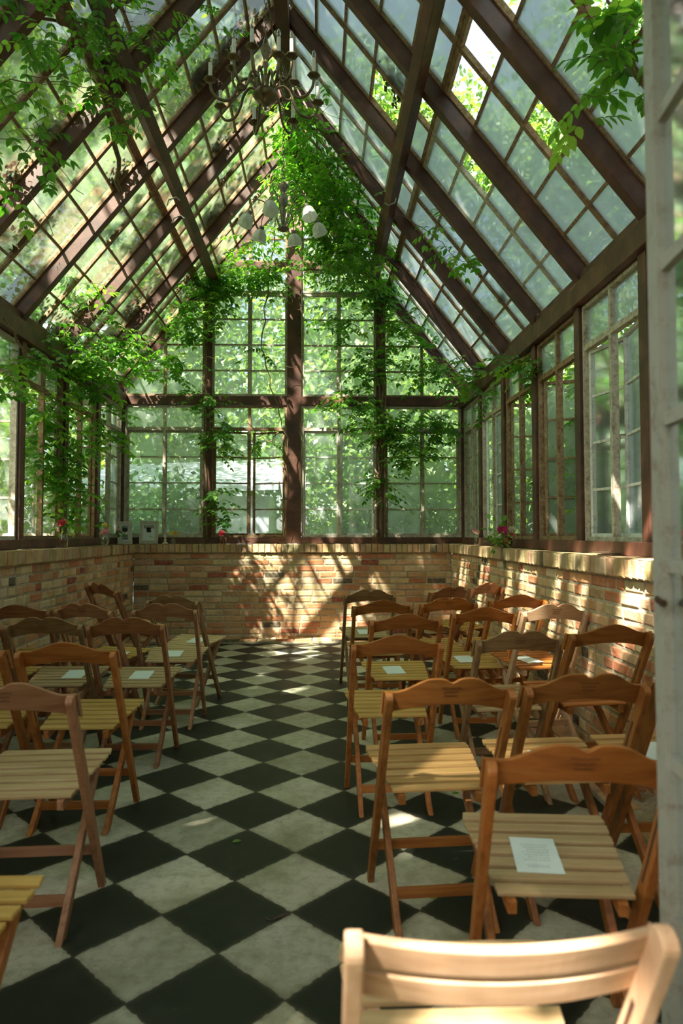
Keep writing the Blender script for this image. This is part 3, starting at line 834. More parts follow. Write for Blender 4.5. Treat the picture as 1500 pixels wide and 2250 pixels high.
# left block
chair_px(290, 432, 1341, 'double', 'rose', 'pale', 'rosy-brown scalloped folding chair on the left aisle, second from the back wall', GL, card('the rosy-brown aisle chair, second from the back'), cd=(-0.01, 0.34, 0))
chair_px(321, 434, 1321, 'double', 'grey', 'pale', 'dull brown folding chair turned towards the aisle, left block, nearest the back wall', GL, card('the left aisle chair nearest the back wall'), yaw=-16, cd=(0.03, 0.35, 0))
chair_px(119, 243, 1341, 'double', 'rose', 'yellow', 'pinkish folding chair with sunlit backrest beside the left wall chairs', GL, card('the pink chair with the sunlit back'), yaw=-16, cd=(0.05, 0.33, 0.1))
chair_px(172, 248, 1300, 'double', 'brown', 'yellow', 'dark folding chair tilted and turned sideways against the left brick wall', GL, card('the tilted chair by the left wall'), yaw=-38, Y=5.75, lift=0.04, roll=5)
chair_px(-38, 111, 1343, 'single', 'brown', 'yellow', 'dark folding chair with plain arched back against left wall, shaded', GL)
chair_px(14, 175, 1374, 'double', 'grey', 'pale', 'grey-brown folding chair with scalloped back and pale greyish seat, left block', GL, card('the grey-brown scalloped chair on the left'), cd=(0.05, 0.36, 0.05))
chair_px(190, 360, 1375, 'double', 'brown', 'pale', 'brown scalloped folding chair on the left aisle, third from the back wall', GL, card('the brown left aisle chair, third from the back'), cd=(0.0, 0.36, 0.0))
chair_px(-155, 0, 1375, 'single', 'brown', 'yellow', 'folding chair cut by the left picture edge beside the grey-brown scalloped chair', GL)
chair_px(33, 252, 1433, 'single', 'orange', 'yellow', 'orange folding chair with plain arched back and bare yellow seat, left aisle', GL)
chair_px(-214, 8, 1432, 'single', 'orange', 'yellow', 'orange folding chair mostly cut by the left edge, yellow seat showing', GL)
chair_px(-146, 158, 1532, 'double', 'rose', 'pale', 'large scalloped folding chair in left foreground with pale green-grey seat', GL, yaw=3)
chair_px(-670, -245, 1845, 'single', 'orange', 'yellow', 'folding chair at lower left corner, only the seat corner and legs visible', GL, yaw=0)
# right block
chair_px(754, 873, 1308, 'double', 'grey', 'pale', 'dull olive-brown folding chair on the aisle, right block, nearest the back wall', GR, card('the olive-brown aisle chair at the back'), yaw=4)
chair_px(948, 1040, 1301, 'double', 'brown', 'pale', 'brown scalloped folding chair turned left near the back right corner', GR, card('the brown scalloped chair near the back right corner'), yaw=24)
chair_px(1044, 1102, 1290, 'double', 'brown', 'yellow', 'small-looking dark folding chair turned sideways in the back right corner against brick', GR, yaw=38, Y=5.72, lift=0.037)
chair_px(772, 911, 1332, 'single', 'honey', 'yellow', 'honey folding chair with plain arched back, second from the back on the right aisle', GR, yaw=3)
chair_px(925, 1050, 1327, 'double', 'orange', 'yellow', 'orange scalloped folding chair in the middle, right block, stamped lettering', GR, yaw=8)
chair_px(1079, 1202, 1316, 'single', 'orange', 'yellow', 'orange folding chair with plain arch touching the right brick wall, farther one', GR, Y=4.62, yaw=10, lift=0.037)
chair_px(811, 975, 1365, 'single', 'orange', 'yellow', 'brown-orange folding chair with plain arch and square card, right aisle', GR, card('the arched right-aisle chair, middle rows'), yaw=3, cd=(-0.02, 0.33, 0.06))
chair_px(988, 1145, 1349, 'single', 'orange', 'yellow', 'orange plain-arched folding chair with card, centre of the right block', GR, card('the arched chair in the centre of the right block'), yaw=3, cd=(-0.04, 0.34, 0.04))
chair_px(1146, 1297, 1345, 'double', 'natural', 'orange', 'pale sunlit peach folding chair with scalloped back beside right wall', GR, card('the pale peach chair by the right wall'), Y=3.98, yaw=8, lift=0.037, cd=(-0.03, 0.33, 0.3))
chair_px(768, 979, 1416, 'single', 'orange', 'yellow', 'orange-brown folding chair with high plain arch and empty yellow seat, right aisle', GR, yaw=2)
chair_px(1043, 1244, 1407, 'double', 'grey', 'pale', 'greyish-brown scalloped folding chair in the middle of the right block', GR, yaw=4)
chair_px(1252, 1440, 1394, 'single', 'honey', 'orange', 'honey folding chair with plain arch against the right brick wall, nearer one', GR, Y=3.10, yaw=8, lift=0.037)
chair_px(852, 1131, 1520, 'double', 'honey', 'tan', 'honey scalloped folding chair on the aisle with dappled empty seat', GR, yaw=4)
chair_px(1157, 1429, 1509, 'double', 'honey', 'tan', 'brown scalloped folding chair behind the large orange one, card on seat', GR, card('the scalloped chair just behind the big orange one'), yaw=3)
chair_px(1440, 1712, 1500, 'single', 'honey', 'tan', 'folding chair half hidden behind the glass door, only one upright showing', GR, card('the chair half hidden behind the glass door'), yaw=3, cd=(-0.03, 0.36, 0))
chair_px(1078, 1488, 1678, 'double', 'orange', 'pale', 'large bright orange scalloped folding chair beside the door, card on pale seat', GR, card('the large bright orange chair by the door'), yaw=-5, cd=(-0.035, 0.315, -0.06), printed=True)
chair_px(742, 1508, 2050, 'slat', 'natural', 'pale', 'pale blond folding chair with two back slats, blurred in the foreground', GR, yaw=0)
for c in CH: print('CHAIR', c)

# ------------------------------------------------------------ leaves
def leaf_template(kind):
    if kind == 'diamond':
        v = np.array([(0, 0, 0), (-.30, .45, .07), (0, 1, -.06), (.30, .45, .07)], float)
        f = [(0, 1, 2), (0, 2, 3)]
    else:
        v = np.array([(0, 0, 0), (-.20, .18, .03), (-.27, .45, .05), (-.16, .78, .03), (0, 1, -.05), (.16, .78, .03), (.27, .45, .05), (.20, .18, .03), (0, .5, -.02)], float)
        f = [(0, 8, 2, 1), (8, 4, 3, 2), (0, 7, 6, 8), (8, 6, 5, 4)]
    return v, f
def leaf_mesh(name, org, dr, nr, size, mat, parent=None, kind='diamond', tone=None, stretch=1.0):
    tv, tf = leaf_template(kind); N = len(org)
    dr = dr/np.linalg.norm(dr, axis=1, keepdims=True)
    side = np.cross(dr, nr); side /= (np.linalg.norm(side, axis=1, keepdims=True)+1e-9)
    nn = np.cross(side, dr)
    V = org[:, None, :] + size[:, None, None]*(tv[None, :, 0:1]*side[:, None, :]*stretch + tv[None, :, 1:2]*dr[:, None, :] + tv[None, :, 2:3]*nn[:, None, :])
    V = V.reshape(-1, 3).astype(np.float32); k = len(tv)
    fl = len(tf[0]); F = (np.arange(N)[:, None, None]*k + np.array(tf)[None]).reshape(-1, fl).astype(np.int32)
    me = bpy.data.meshes.new(name); me.vertices.add(len(V)); me.vertices.foreach_set('co', V.ravel())
    me.loops.add(F.size); me.loops.foreach_set('vertex_index', F.ravel())
    me.polygons.add(len(F)); me.polygons.foreach_set('loop_start', np.arange(0, F.size, fl, dtype=np.int32))
    me.materials.append(mat); me.update(calc_edges=True)
    at = me.attributes.new('tone', 'FLOAT', 'POINT')
    if tone is None: tone = rng.random(N)
    at.data.foreach_set('value', np.repeat(tone, k).astype(np.float32))
    o = bpy.data.objects.new(name, me); COL.objects.link(o); o.parent = parent; return o
def rdirs(n, zbias=0.0, flat=1.0):
    d = rng.normal(size=(n, 3)); d[:, 2] = d[:, 2]*flat+zbias
    return d/np.linalg.norm(d, axis=1, keepdims=True)
def clumps(blobs, n, k):
    """points in clumps scattered through ellipsoid blobs; blobs = (c, r) lists"""
    bl = [(np.array(c, float), np.array(r, float)) for c, r in blobs]
    vol = np.array([np.prod(r) for c, r in bl])**0.8; vol /= vol.sum()
    nc = max(1, n//k); pick = rng.choice(len(bl), nc, p=vol)
    d = rdirs(nc); rad = rng.random(nc)**0.45
    cen = np.array([bl[i][0] for i in pick]) + d*rad[:, None]*np.array([bl[i][1] for i in pick])
    sc = np.array([bl[i][1].mean() for i in pick])*0.16+0.08
    pts = np.repeat(cen, k, axis=0) + rng.normal(size=(nc*k, 3))*np.repeat(sc, k)[:, None]*np.array([1, 1, 0.6])
    tn = np.clip(np.repeat(rng.random(nc)*0.6+0.1, k)+rng.normal(size=nc*k)*0.16+0.08, 0, 1)
    return pts, tn
INSIDE = lambda p: (np.abs(p[:, 0]-CX) < HALF+0.35) & (p[:, 1] < YB+0.3) & (p[:, 1] > -1.5) & (p[:, 2] < np.minimum(RIDGE+0.35, RIDGE+0.45-np.maximum(np.abs(p[:, 0]-CX)-0.0, 0)*SL+0.2))
def tree(name, label, cat, base, blobs, n, size, mat='tree', trunk=0.14, group=None, k=14, holes=None):
    t = thing(name, label, cat, base, 0, group); B = Vector(base)
    p, tn = clumps(blobs, n, k)
    keep = ~INSIDE(p) & (p[:, 2] > 0.03)
    if holes is not None: keep &= holes(p)
    p = p[keep]; tn = tn[keep]; N = len(p)
    d = rdirs(N, -0.35); nr = rdirs(N, 0.9)
    sz = size*(0.65+0.7*rng.random(N))
    leaf_mesh('foliage', p-np.array(base), d, nr, sz, MAT[mat], t, 'diamond', tn, 1.15)
    m = MB()
    c0 = Vector(blobs[0][0])-B
    ht = max(0.4, c0.z)
    tr = [Vector((0, 0, -0.02))]
    for i in range(1, 6): tr.append(Vector((c0.x*(i/5)**1.5+random.uniform(-.1, .1)*trunk*5, c0.y*(i/5)**1.5+random.uniform(-.1, .1)*trunk*5, ht*i/5)))
    m.tube(tr, [trunk*(1-0.12*i) for i in range(6)], 9)
    for c, r in blobs:
        for q in range(4):
            e = Vector(c)-B+Vector((random.uniform(-.7, .7)*r[0], random.uniform(-.7, .7)*r[1], random.uniform(-.3, .8)*r[2]))
            s0 = tr[random.choice((3, 4, 5))]
            if any(INSIDE(np.array([(s0+(e-s0)*f_)+B])) [0] for f_ in (0.25, 0.5, 0.75, 1.0)): continue
            mid = (s0+e)/2+Vector((random.uniform(-.2, .2), random.uniform(-.2, .2), 0.15))
            m.tube([s0, mid, e], [trunk*0.42, trunk*0.25, trunk*0.08], 6)
    m.build('trunk', MAT['bark'], t, smooth=True); return t
# unseen shade trees over the house: gaps that let the sun fall on the back wall, the back floor and the right wall
sdx, sdy = SUN_DIR.x/SUN_DIR.z, SUN_DIR.y/SUN_DIR.z
GAPS = [  # (x, y, z) lit point inside, radius of the gap
    (-0.35, 8.1, 0.55, 0.72), (0.15, 8.1, 0.95, 0.42), (-0.25, 7.3, 0.0, 0.36), (0.5, 7.6, 0.0, 0.2), (-0.75, 8.1, 0.3, 0.22),
    (1.58, 7.6, 0.85, 0.34), (1.58, 6.6, 0.9, 0.30), (1.62, 4.9, 1.0, 0.46), (1.66, 4.1, 1.12, 0.42), (1.66, 3.2, 1.12, 0.34), (1.58, 5.7, 0.75, 0.28),
    (-1.2, 4.4, 0.45, 0.13), (-1.2, 5.0, 0.4, 0.18), (1.35, 4.1, 0.75, 0.26), (0.3, 2.6, 0.4, 0.3), (0.12, 0.92, 0.75, 0.20), (0.42, 0.92, 0.66, 0.15),
    (-0.2, 5.6, 0.0, 0.16), (0.15, 2.1, 0.0, 0.14), (0.75, 2.6, 0.45, 0.24), (0.45, 2.45, 0.45, 0.2), (1.7, 4.0, 1.6, 0.3), (1.7, 5.2, 1.8, 0.25), (-0.3, 8.3, 2.1, 0.25)]
def holes(p):
    k = np.ones(len(p), bool)
    for (x, y, z, r_) in GAPS:
        t = p[:, 2]-z
        dx = p[:, 0]-(x+sdx*t); dy = p[:, 1]-(y+sdy*t)
        k &= ~((dx*dx+dy*dy < (r_*1.1)**2) & (p[:, 2] > z) & (rng.random(len(p)) < 0.96))
    return k
tree('shade_tree', 'unseen tall tree at the near left, crown shaped to dapple sun through the glass roof', 'tree', (-5.0, -4.6, 0),
     [((-3.9, -1.6, 8.4), (2.7, 3.8, 1.2)), ((-1.2, 1.2, 8.3), (2.8, 2.8, 1.0)), ((-5.6, 2.9, 8.2), (1.1, 1.2, 0.6)), ((-2.5, -4.5, 9), (3.4, 3, 1.2))], 49000, 0.17, trunk=0.3, holes=holes)  # crown and its gaps shaped to dapple the sun inside
tree('shade_tree', 'unseen thin-crowned tree added over the left roof slope to shade the rafters', 'tree', (-6.4, 1.0, 0),
     [((-3.6, 3.2, 8.1), (2.0, 2.9, 0.6))], 3200, 0.17, trunk=0.1, holes=holes)  # added to keep direct sun off the left rafters
tree('shade_tree', 'tall tree leaning over the roof from the near right', 'tree', (5.4, 0.0, 0),
     [((4.0, 2.0, 7.2), (2.4, 3.0, 1.2)), ((1.6, 4.2, 8.2), (2.0, 2.2, 0.8))], 9000, 0.16, trunk=0.22, holes=holes)
tree('shade_tree', 'broad unseen tree added behind the entrance to block sky light', 'tree', (1.0, -9.0, 0),
     [((-3.5, -8.5, 3.4), (4.5, 1.6, 3.6)), ((4, -8.5, 3.4), (4.5, 1.6, 3.6)), ((6.5, -3.5, 3.4), (1.4, 3.0, 3.4))], 30000, 0.3, trunk=0.3)  # out of view, added to cut the light from behind the camera
TG = 'trees round the glasshouse'
tree('tree', 'bright leafy tree filling the left roof panes', 'tree', (-7.2, 7.0, 0), [((-6.3, 6.6, 5.0), (1.9, 2.4, 2.4)), ((-5.6, 8.6, 7.6), (2.2, 2.2, 1.6))], 24000, 0.12, 'tree_sunlit', group=TG)
tree('tree', 'bright yellow-green tree beyond the left windows', 'tree', (-7.8, 11.5, 0), [((-7.0, 11.0, 3.6), (2.2, 2.0, 3.2)), ((-6.4, 11.6, 7.8), (2.4, 2.0, 2.0))], 24000, 0.13, 'tree_sunlit', group=TG)
tree('tree', 'leafy tree behind the left half of the gable', 'tree', (-4.0, 18.0, 0), [((-4.2, 17.0, 6.2), (2.8, 1.6, 3.6)), ((-3.0, 17.0, 11.0), (3.6, 1.6, 2.6))], 28000, 0.17, group=TG)
tree('tree', 'leafy tree behind the middle of the gable', 'tree', (0.8, 15.8, 0), [((0.6, 15.4, 4.6), (2.4, 1.4, 3.8)), ((1.0, 15.6, 10.0), (3.0, 1.6, 2.4))], 26000, 0.16, group=TG)
tree('tree', 'tall tree behind the right half of the gable', 'tree', (5.2, 14.4, 0), [((4.8, 14.0, 3.8), (2.6, 1.6, 3.6)), ((5.6, 14.0, 9.0), (2.8, 1.8, 2.2))], 26000, 0.16, group=TG)
tree('tree', 'thin-crowned tree outside the right windows', 'tree', (7.6, 8.6, 0), [((7.0, 8.4, 3.4), (2.0, 2.2, 3.0)), ((7.4, 9.0, 8.0), (2.2, 2.6, 1.6)), ((4.9, 9.6, 8.8), (1.8, 1.8, 1.2))], 19000, 0.13, group=TG)
tree('tree', 'leafy tree outside the nearest right windows', 'tree', (7.4, 4.4, 0), [((6.8, 4.4, 3.2), (1.7, 1.8, 2.8))], 10000, 0.13, group=TG, holes=None)
tree('tree', 'leafy tree beyond the nearest left windows', 'tree', (-9.0, 3.6, 0), [((-8.6, 3.8, 3.0), (1.8, 2.0, 2.8))], 12000, 0.13, group=TG)
tree('tree', 'far broad tree closing the view behind the shed', 'tree', (-1.0, 24.0, 0), [((-6, 23, 4.5), (5, 2, 4.5)), ((3, 23, 5), (6, 2, 5)), ((12, 20, 5), (5, 2, 5)), ((-14, 19, 5), (5, 2, 5))], 36000, 0.26, trunk=0.25, group=TG)
BG = 'shrubs against the glasshouse walls'
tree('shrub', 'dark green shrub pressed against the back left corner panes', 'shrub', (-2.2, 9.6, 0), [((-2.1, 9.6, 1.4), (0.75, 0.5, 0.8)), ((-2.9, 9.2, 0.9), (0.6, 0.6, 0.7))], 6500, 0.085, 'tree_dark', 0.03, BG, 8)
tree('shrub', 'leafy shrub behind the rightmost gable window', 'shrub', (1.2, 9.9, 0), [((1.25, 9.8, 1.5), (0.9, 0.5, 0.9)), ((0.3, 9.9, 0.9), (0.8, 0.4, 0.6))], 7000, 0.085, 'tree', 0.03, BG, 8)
tree('shrub', 'bright shrub outside the left open window', 'shrub', (-3.7, 5.6, 0), [((-3.7, 5.6, 1.6), (0.65, 1.1, 1.3))], 6500, 0.085, 'tree_sunlit', 0.04, BG, 8)
tree('shrub', 'tangled shrub outside the far left windows', 'shrub', (-3.7, 7.4, 0), [((-3.7, 7.4, 1.5), (0.7, 0.9, 1.3))], 5500, 0.085, 'tree_sunlit', 0.04, BG, 8)
tree('shrub', 'green shrub growing between the opened right casements', 'shrub', (2.9, 5.4, 0), [((2.85, 5.5, 1.4), (0.5, 1.0, 1.2))], 7500, 0.085, 'tree', 0.03, BG, 8)
tree('shrub', 'dense shrub outside the far right windows', 'shrub', (3.2, 7.6, 0), [((3.1, 7.5, 1.7), (0.65, 1.2, 1.5))], 8500, 0.09, 'tree', 0.04, BG, 8)
tree('shrub', 'low ferny shrub outside the nearest right window', 'shrub', (3.1, 3.9, 0), [((3.0, 4.0, 0.9), (0.6, 0.8, 0.6))], 4000, 0.08, 'tree', 0.02, BG, 8)

# dead leaves and moss caught against the roof bars
MAT['litter'] = m_leaf('rotting_leaf', [(0.0, (0.012, 0.014, 0.006)), (0.6, (0.035, 0.030, 0.012)), (1.0, (0.05, 0.09, 0.02))], 0.15)
for (root, s_, up, n_, hgt, nl) in LITTER:
    Pn = []
    for q in range(nl):
        cx_ = random.choice((0.05, DY/2, DY-0.05)); cy_ = hgt*random.randint(0, 5)/5.0+0.03; m_ = random.randint(50, 260); sp = 0.022+0.00035*m_
        for _ in range(m_):
            a_, b2 = random.gauss(0, sp), abs(random.gauss(0, sp*1.5))
            x_ = min(max(cx_+a_, 0.02), DY-0.02); y_ = min(max(cy_+b2, 0.0), hgt)
            v_ = Vector((0, 1, 0))*x_+up*y_+n_*(0.012+random.random()*0.02); Pn.append(tuple(v_))
    Pn = np.array(Pn); N = len(Pn); dd = rng.normal(size=(N, 3))*0.6+np.outer(rng.normal(size=N), np.array(up)); nr = np.array(n_)[None]+rng.normal(size=(N, 3))*0.5
    dd -= np.outer(dd@np.array(n_), np.array(n_))*0.7
    o_ = leaf_mesh('leaf_litter', Pn, dd, nr, 0.028+0.03*rng.random(N), MAT['litter'], root, 'diamond', None, 1.2); o_['kind'] = 'stuff'

# ground and shed
mb = MB(); mb.box(-40, 40, -12, 60, -0.16, -0.02); struct('ground', mb, MAT['soil'])
sh = thing('garden_shed', 'pale bluish clad shed with low roof seen through the back left windows', 'shed', (-2.55, 13.0, -0.02))
m = MB(); m.box(-1.9, 1.6, 0, 2.4, 0, 2.0)
for i in range(18): m.box(-1.9+i*0.194, -1.9+i*0.194+0.012, -0.012, 0.0, 0, 2.0)
m.build('wall', MAT['zinc'], sh)
m = MB(); m.hexa([(-2.2, -0.35, 1.95), (1.8, -0.35, 2.1), (1.8, 2.7, 2.9), (-2.2, 2.7, 2.75), (-2.2, -0.35, 2.05), (1.8, -0.35, 2.2), (1.8, 2.7, 3.0), (-2.2, 2.7, 2.85)])
m.build('roof', MAT['zinc'], sh)
m = MB(); m.beam((-0.2, 11.6, -0.02), (-0.55, 11.9, 2.35), 0.30, 0.05, (1, 0, 0)); o = m.build('leaning_board', MAT['zinc']); tag(o, 'pale board leaning outside behind the rusty gable casement', 'board')
m = MB(); m.beam((0.02, 11.5, -0.02), (-0.42, 11.75, 2.2), 0.05, 0.05, (1, 0, 0)); o = m.build('post', MAT['dark']); tag(o, 'dark slanting pole outside beside the leaning board', 'pole')

# ------------------------------------------------------------ climbing vines
def compound(cens, counts, rads, L=(0.16, 0.30), lsz=0.055, droop=0.55, out=(0, 0, 0)):
    O, D, Nn, Sz, T = [], [], [], [], []
    rach = []
    for c, n, r_ in zip(cens, counts, rads):
        c = Vector(c)
        r3 = r_ if hasattr(r_, '__len__') else (r_, r_, r_)
        for _ in range(int(n*1.45)):
            st = c+Vector((random.gauss(0, .5)*r3[0], random.gauss(0, .5)*r3[1], random.gauss(0, .5)*r3[2]))
            a = random.uniform(0, 2*math.pi)
            d = (Vector((math.cos(a), math.sin(a), random.uniform(-0.5, 0.35)))+Vector(out)*0.8).normalized()
            ln = random.uniform(*L); npair = random.randint(3, 5); p = st.copy(); path = [p.copy()]
            tbase = min(1, max(0, random.gauss(0.45, 0.22)))
            for k in range(1, npair+1):
                d = (d+Vector((0, 0, -droop*0.16))).normalized(); p = p+d*(ln/npair); path.append(p.copy())
                side = d.cross(Vector((0, 0, 1)))
                if side.length < 0.1: side = Vector((1, 0, 0))
                side.normalize(); nr = side.cross(d)
                sz = lsz*random.uniform(0.8, 1.25)*(1.0-0.25*abs(k/npair-0.5))
                for sgn in (-1, 1):
                    dd = (side*sgn*1.0+d*0.55+Vector((0, 0, -0.30-random.random()*0.4))).normalized()
                    O.append(p); D.append(dd); Nn.append(nr+Vector((random.gauss(0, .25), random.gauss(0, .25), 0))); Sz.append(sz); T.append(tbase+random.gauss(0, 0.07))
            O.append(p); D.append(d+Vector((0, 0, -0.3))); Nn.append(nr); Sz.append(lsz*1.2); T.append(tbase)
            rach.append(path)
    return O, D, Nn, Sz, T, rach
def vine(name, label, stems, clusters, lsz=0.062, L=(0.16, 0.30), droop=0.55, group=None, out=(0, 0, 0), tend=0):
    base = Vector(stems[0][0][0]) if stems else Vector(clusters[0][0])
    t = thing(name, label, 'vine', tuple(base), 0, group)
    O, D, Nn, Sz, T, rach = compound([c[0] for c in clusters], [c[1] for c in clusters], [c[2] for c in clusters], L, lsz, droop, out)
    A = np.array([tuple(o_-base) for o_ in O]); 
    leaf_mesh('foliage', A, np.array([tuple(d) for d in D]), np.array([tuple(d) for d in Nn]), np.array(Sz), MAT['vine'], t, 'leaf', np.clip(np.array(T), 0, 1), 1.0)
    m = MB()
    for pts, r_ in stems:
        pts = [Vector(q)-base for q in pts]; fine = []
        for i in range(len(pts)-1):
            for j in range(5):
                f_ = j/5; q = pts[i].lerp(pts[i+1], f_)
                if not (i == 0 and j == 0): q = q+Vector((random.gauss(0, .012), random.gauss(0, .008), random.gauss(0, .01)))
                fine.append(q)
        fine.append(pts[-1]); m.tube(fine, [r_*(1-0.5*i/len(fine)) for i in range(len(fine))], 6)
    for path in rach: m.tube([q-base for q in path], 0.0016, 3)
    for _ in range(tend):
        c = random.choice(clusters); c0 = Vector(c[0])-base; r3 = c[2] if hasattr(c[2], '__len__') else (c[2],)*3
        p = c0+Vector([random.uniform(-1, 1)*q for q in r3]); pts = [p]; d = Vector((random.gauss(0, 1), random.gauss(0, .3), random.gauss(0, .6))).normalized()
        for j in range(6):
            d = (d+Vector((random.gauss(0, .35), random.gauss(0, .15), random.gauss(0, .3)-0.05))).normalized(); p = p+d*0.09; pts.append(p)
        m.tube(pts, 0.0022, 3)
    m.build('stem', MAT['stem'], t, smooth=True); return t
YV = YB-0.12
Q = P
vine('climbing_vine', 'dense vine covering the right gable post from sill to roof',
     [([Q(838, 1190, YV), Q(832, 1000, YV), Q(845, 850, YV), Q(828, 700, YV), Q(818, 600, YV), Q(760, 470, YV)], 0.018),
      ([Q(850, 1180, YV), Q(846, 960, YV-.03), Q(830, 820, YV), Q(842, 690, YV-.03), Q(825, 560, YV)], 0.012),
      ([Q(828, 1100, YV), Q(848, 900, YV-.04), Q(836, 640, YV-.05), Q(720, 400, YV-0.1)], 0.010),
      ([Q(640, 330, YV-0.1), Q(720, 520, YV-.3), Q(820, 700, YV-.1)], 0.008)],
     [(Q(835, 640, YV-.1), 60, (.22, .12, .25)), (Q(850, 930, YV-.12), 60, (.40, .15, .22)), (Q(820, 800, YV-.1), 30, (.3, .12, .2)), (Q(900, 980, YV-.15), 45, (.30, .14, .20)),
      (Q(770, 600, YV-.12), 55, (.4, .15, .25)), (Q(770, 880, YV-.12), 24, (.25, .12, .15)), (Q(840, 1060, YV-.1), 18, (.12, .1, .25)), (Q(960, 930, YV-.2), 30, (.2, .15, .2)), (Q(740, 720, YV-.1), 26, (.3, .1, .25)), (Q(890, 720, YV-.2), 40, (.3, .2, .25)), (Q(940, 800, YV-.25), 34, (.3, .2, .22))], tend=40)
vine('climbing_vine', 'huge mass of vine hanging from the ridge beside the small chandelier',
     [([Q(640, 250, 6.9), Q(700, 330, 7.0), Q(760, 450, 7.2), Q(800, 540, 7.6)], 0.015)],
     [(Q(670, 300, 7.2), 60, (.25, .5, .25)), (Q(720, 380, 7.0), 90, (.4, .4, .3)), (Q(760, 470, 7.1), 90, (.45, .4, .35)), (Q(700, 460, 7.3), 50, (.35, .3, .35)), (Q(790, 560, 7.3), 60, (.35, .3, .3)), (Q(650, 380, 7.4), 40, (.3, .3, .25)), (Q(720, 560, 7.6), 50, (.45, .2, .25))], tend=30)
vine('climbing_vine', 'vine wrapping the left gable post down to the red flower',
     [([Q(455, 1185, YV), Q(449, 1000, YV), Q(455, 850, YV), Q(447, 700, YV), Q(450, 600, YV), Q(420, 560, YV-.2)], 0.015),
      ([Q(470, 1180, YV), Q(468, 1000, YV), Q(452, 800, YV-.04), Q(462, 640, YV)], 0.009)],
     [(Q(455, 620, YV-.12), 60, (.25, .2, .28)), (Q(500, 610, YV-.1), 50, (.45, .15, .2)), (Q(420, 700, YV-.2), 60, (.4, .25, .25)), (Q(480, 960, YV-.08), 26, (.12, .08, .22)), (Q(476, 1110, YV-.08), 20, (.10, .08, .3)), (Q(450, 880, YV-.1), 16, (.2, .1, .2)), (Q(560, 600, YV-.1), 40, (.45, .12, .15)), (Q(340, 790, YV-.3), 50, (.4, .25, .2))], tend=26)
vine('climbing_vine', 'thin bare vine hanging down in front of the rusty gable casement',
     [([Q(606, 480, YV-.15), Q(590, 620, YV-.12), Q(575, 760, YV-.12), Q(600, 870, YV-.1), Q(632, 960, YV-.1), Q(636, 1060, YV-.08), Q(622, 1180, YV-.05)], 0.010),
      ([Q(612, 950, YV-.1), Q(590, 970, YV-.1), Q(545, 930, YV-.08)], 0.008)],
     [(Q(600, 640, YV-.12), 7, (.15, .06, .2)), (Q(570, 970, YV-.08), 4, (.05, .05, .05)), (Q(580, 800, YV-.1), 4, (.2, .05, .2))], tend=12)
vine('climbing_vine', 'bright vine spilling over the left eave beam and wrapping its post',
     [([Q(140, 1190, 6.45), Q(136, 1000, 6.4), Q(130, 860, 6.4), Q(128, 760, 6.4), Q(170, 700, 6.3)], 0.020), ([Q(10, 700, 4.8), Q(60, 780, 5.2), Q(130, 800, 6.0), Q(220, 860, 7.0)], 0.010)],
     [(Q(140, 760, 6.2), 40, (.3, .3, .15)), (Q(190, 820, 6.6), 60, (.3, .35, .2)), (Q(110, 920, 6.3), 60, (.25, .3, .35)), (Q(150, 1060, 6.3), 34, (.15, .2, .25)), (Q(100, 1000, 6.2), 34, (.2, .2, .3)), (Q(70, 780, 5.6), 18, (.2, .25, .15)),
      (Q(240, 750, 6.4), 22, (.2, .3, .2)), (Q(225, 940, 7.2), 30, (.18, .25, .3)), (Q(180, 640, 6.2), 16, (.2, .25, .15)), (Q(20, 830, 4.8), 10, (.1, .2, .2))], tend=22)
vine('climbing_vine', 'leafy vine hanging in the top left corner under the roof',
     [([Q(100, 0, 3.6), Q(160, 60, 3.8), Q(215, 160, 4.2), Q(250, 290, 4.7), Q(265, 420, 5.2)], 0.030), ([Q(-20, 180, 3.5), Q(80, 175, 3.6), Q(240, 200, 4.4)], 0.004), ([Q(300, -10, 4.1), Q(210, 60, 4.2), Q(90, 40, 3.8)], 0.015)],
     [(Q(90, 60, 3.5), 10, (.16, .2, .14)), (Q(215, 110, 4.1), 23, (.18, .2, .22)), (Q(300, 60, 4.3), 17, (.22, .25, .16)), (Q(20, 330, 3.3), 11, (.14, .2, .2)), (Q(440, 50, 4.8), 8, (.2, .2, .14)), (Q(35, 190, 3.4), 7, (.14, .15, .12)), (Q(240, 230, 4.4), 11, (.14, .15, .16)), (Q(140, 10, 3.6), 12, (.3, .2, .1)), (Q(350, 140, 4.7), 4, (.1, .1, .12))], lsz=0.05, L=(.12, .22), tend=14)
vine('climbing_vine', 'dark vine leaves hanging in the top right corner before the roof',
     [([Q(1330, -20, 3.0), Q(1370, 60, 3.05), Q(1400, 160, 3.1)], 0.008), ([Q(1440, -10, 3.0), Q(1360, 90, 3.0), Q(1290, 160, 3.0)], 0.004)],
     [(Q(1370, 30, 3.0), 9, (.12, .12, .09)), (Q(1310, 110, 3.0), 4, (.07, .08, .06)), (Q(1400, 120, 3.1), 5, (.06, .1, .14)), (Q(1290, 240, 3.2), 4, (.06, .1, .12))], lsz=0.075, L=(.12, .22))
vine('climbing_vine', 'short vine sprig hanging across the right roof rafters',
     [([Q(870, 470, 6.2), Q(930, 500, 6.0), Q(1000, 560, 5.8), Q(1040, 590, 5.7)], 0.004)],
     [(Q(970, 490, 5.9), 4, (.12, .1, .06)), (Q(990, 550, 5.8), 5, (.14, .1, .07)), (Q(1030, 580, 5.7), 3, (.1, .1, .06))], lsz=0.06)
